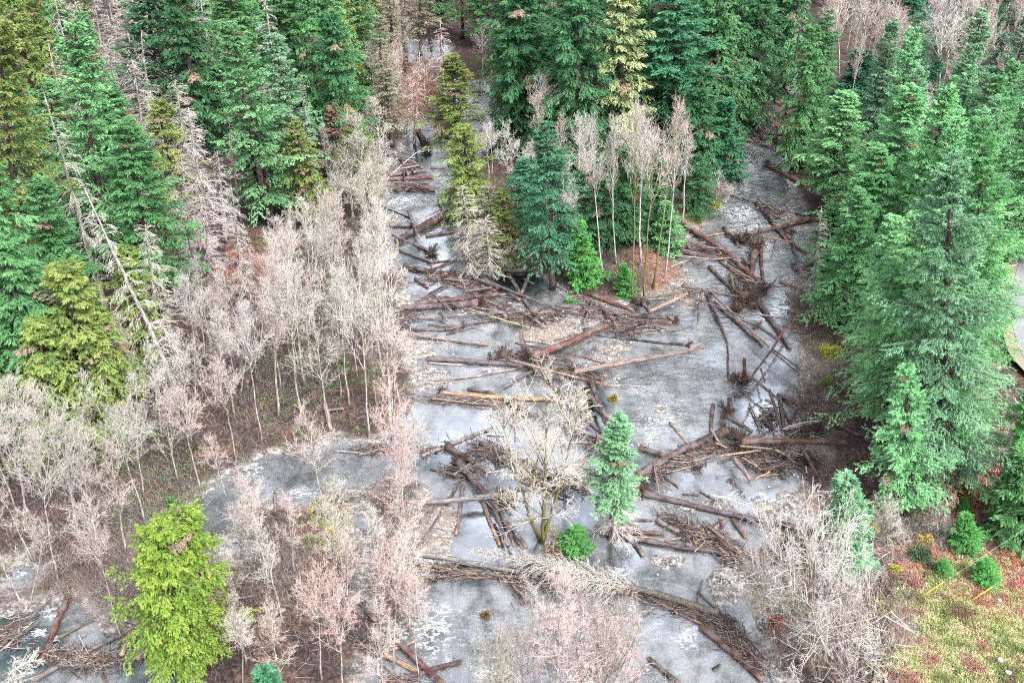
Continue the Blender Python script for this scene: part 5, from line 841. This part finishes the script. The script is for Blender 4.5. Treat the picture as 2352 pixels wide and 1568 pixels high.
def leafy_bush(px_, py_, rp_, colr, label, seed):
    b = at(px_, py_, .9); g = max(gh(b.x, b.y), 0); r_ = np.random.default_rng(seed); rad = rp_ / pxm(px_, py_); n = 1500
    d = unit(r_.normal(size=(n, 3))); d[:, 2] = np.abs(d[:, 2]); P = d * (rad * r_.uniform(.35, 1, n) * (1 + .25 * np.sin(d[:, 0] * 5 + seed)))[:, None]; k = unit(d + r_.normal(0, .6, (n, 3))); s_, u_ = frames(k); l = .22
    v = np.stack([P, P + k * l * .5 + s_ * .07, P + k * l, P + k * l * .5 - s_ * .07], 1).reshape(-1, 3)
    e = bpy.data.objects.new('bush', None); COL.objects.link(e); e.location = (b.x, b.y, g)
    o = link('foliage', mesh_np('foliage', v, np.arange(n * 4).reshape(-1, 4), {'tone': np.repeat(r_.random(n) * .9, 4)}, False, M_FOL), e); o.color = (*colr, 1)
    m = 40; dd = unit(np.c_[r_.normal(0, .6, (m, 2)), np.full(m, 1.)]); A = Acc(); curve_tubes(A, np.zeros((m, 3)), dd, np.full(m, rad * .9), np.full(m, .02), -.1, 2, 3, .5)
    o = link('stems', A.mesh('stems', M_TWIG, False, 'tone'), e); o.color = (.2, .15, .12, 1); tag(e, label, 'bush', 'leafy bushes on the banks')
for i, a in enumerate([(1925,725,34,(.42,.42,.04),'bright yellow bush at the foot of the right-bank firs'),(1905,815,24,(.34,.38,.05),'yellow-green bush below the bright yellow one'),(1645,466,10,(.45,.45,.03),'tiny yellow bush on the island bank of the right channel'),(1600,500,20,(.15,.24,.06),'low green bush left of the tiny yellow one'),(1900,880,20,(.16,.25,.06),'small green bush at the edge of the brown bank'),
    (1875,695,18,(.12,.26,.08),'green bush beside the thin leaning dead tree'),(2000,1222,14,(.36,.40,.06),'small yellow bush under the lower right-bank fir'),(2052,1318,12,(.42,.46,.04),'yellow moss clump above the two yellow guards'),(2120,1255,18,(.45,.33,.06),'ochre bush between bleached branches'),(2110,1287,26,(.06,.12,.06),'dark green low bush on the bracken slope'),
    (2210,1130,34,(.30,.28,.08),'ochre bush beside the dark firs at right'),(2150,1150,22,(.30,.16,.05),'russet bush under the tallest right-bank firs'),(1310,690,18,(.10,.28,.10),'small fern-green bush at the tip of the island'),(870,680,16,(.12,.26,.07),'green bush among the pale alders by the left pool'),(760,1225,16,(.42,.36,.08),'straw-yellow shrub on the gravel island at lower left'),(1115,1400,9,(.24,.17,.09),'reddish-brown grass tuft standing in the lower riffle'),
    (1410,905,10,(.30,.24,.05),'orange-green sprig on the bank of the green pool'),(1275,1255,22,(.26,.18,.12),'brown shrub at the foot of the mid-river maple'),(390,1150,16,(.09,.22,.07),'fern clump beside the side creek at left'),(1780,1425,18,(.30,.07,.05),'red-leaved shrub by the lower right logjam')]):
    leafy_bush(*a, 600 + i)
# guy wires with yellow guards at the lower right
def guy(F, x0, y0, x1, y1, label, ywide):
    g = at(*fr(F, x0, y0), 1.0); d = ray(*fr(F, x1, y1)); # upper end of the guard 2.4 m up
    L_ = 2.2; t = (1.0 + L_ * .72 - CAM_H) / d.z; up = Vector((t * d.x, t * d.y, 1.0 + L_ * .72)); v_ = (up - g)
    e = bpy.data.objects.new('guy_wire', None); COL.objects.link(e); e.location = g; n = v_.length; dr = v_.normalized()
    far = dr * (n * 6); V, f = poly_tube([(0, 0, 0), tuple(far * .5), tuple(far)], [.012] * 3, 6); A = Acc(); A.add(V, f); link('wire', A.mesh('wire', M_WIRE), e)
    s0 = dr * (n * ywide); V, f = poly_tube([tuple(s0), tuple((s0 + v_) / 2), tuple(v_)], [.05] * 3, 8); A = Acc(); A.add(V, f); link('yellow_guard', A.mesh('yellow_guard', M_YEL, True), e)
    V, f = poly_tube([(0, 0, -.6), (0, 0, -.2), (0, 0, .05)], [.03] * 3, 6); A = Acc(); A.add(V, f); link('anchor', A.mesh('anchor', M_WIRE), e)
    tag(e, label, 'guy wire', 'guy wires with yellow guards')
guy('6', 945, 997, 1140, 870, 'guy wire with yellow guard and bare grey foot on the dry grass, the left one', .22)
guy('6', 1290, 1022, 1470, 907, 'guy wire with yellow guard beside the white boulder, the right one', .24)

# ------------------------------------------------------------------ labels
LM = [(430,1350,'the yellow-green cedar'),(1410,1080,'the river-grown fir'),(1235,1090,'the mid-river mossy maple'),(1120,908,'the orange log'),(1250,1290,'the fallen bare conifer'),(2150,750,'the tallest right-bank fir'),(1260,450,'the blue-green island fir'),
      (290,650,'the leaning white snag'),(965,520,'the thick log in the left pool'),(1610,640,'the reddish logs of the right channel'),(1700,540,'the orange-brown crossing log'),(1560,1010,'the long curved log'),(1820,1015,'the level red-brown log'),(1708,840,'the upright broken trunk'),(1715,690,'the largest root mass'),
      (1440,725,'the parallel purple-brown logs'),(2215,1220,'the round young firs'),(1860,1430,'the big white willow'),(600,280,'the tall light-green left firs'),(1045,250,'the olive fir in the left channel'),(1425,150,'the pale yellowish cedar'),(1850,220,'the cedars heading the right channel'),(2200,100,'the white upper cottonwoods'),(1970,180,'the small teal fir'),
      (520,640,'the black logs in the dark gap'),(950,330,'the red log of the green pool'),(960,1500,'the crossed logs at bottom left of the riffle'),(120,1450,'the dark corner creek'),(2330,720,'the grey road'),(1500,600,'the mossy island trunks'),(1320,780,'the big red-brown centre log'),(1370,940,'the deep green pool'),(900,900,'the pink alder column'),
      (620,1090,'the side creek'),(1640,1210,'the lower right log pile'),(1640,1450,'the long red log at lower right'),(1160,680,'the left channel jam'),(60,250,'the upper left corner'),(760,260,'the rust-brown fir'),(60,800,'the left edge'),(1560,100,'the dark island cedars'),(940,60,'the far creek'),(2050,320,'the right-bank fir tops'),(700,640,'the pale alder crowd'),(750,1400,'the gravel side stream'),(1080,1260,'the fanned logs above the bottom pool'),(870,420,'the left channel bank')]
def relation(x, y):
    k = min(LM, key=lambda l: math.hypot((l[0] - x), (l[1] - y) * 1.1)); dx, dy = x - k[0], y - k[1]
    if math.hypot(dx, dy) < 38: return 'close by ' + k[2]
    if abs(dx) > abs(dy): return ('right of ' if dx > 0 else 'left of ') + k[2]
    return ('below ' if dy > 0 else 'above ') + k[2]
buck = {}
for T in THINGS:
    o, sz, cn, noun, x, y, lb = T
    if lb: o['label'] = lb; continue
    a, *b = noun.split(' lying', 1) if ' lying' in noun else (noun,)
    base = ' '.join(w_ for w_ in (sz, cn, noun) if w_) + ' ' + relation(x, y)
    buck.setdefault(base, []).append(T)
ORD = ['the leftmost', 'second from left', 'third from left', 'fourth from left', 'fifth from left', 'sixth from left', 'seventh from left', 'eighth from left', 'ninth from left', 'tenth from left', 'eleventh from left', 'twelfth from left']
for base, Ts in buck.items():
    if len(Ts) == 1: Ts[0][0]['label'] = base; continue
    Ts.sort(key=lambda T: T[4])
    for i, T in enumerate(Ts): T[0]['label'] = base + ', ' + (ORD[i] if i < len(ORD) - 1 else f'number {i + 1} from left') if i < len(Ts) - 1 or len(Ts) == 2 and i == 0 else base + ', the rightmost'
for T in THINGS:
    k = T[0]['label'].split()
    if len(k) > 16 and k[0] in ('short', 'long'): k = k[1:]
    if len(k) > 16 and k[0] == 'thin': k = k[1:]
    if len(k) > 16: k = [q for q in k if q != 'lying']
    T[0]['label'] = ' '.join(k)
print('TREES', len(TREES), 'LOGS', len(placed), 'maxlabel', max(len(T[0]['label'].split()) for T in THINGS))
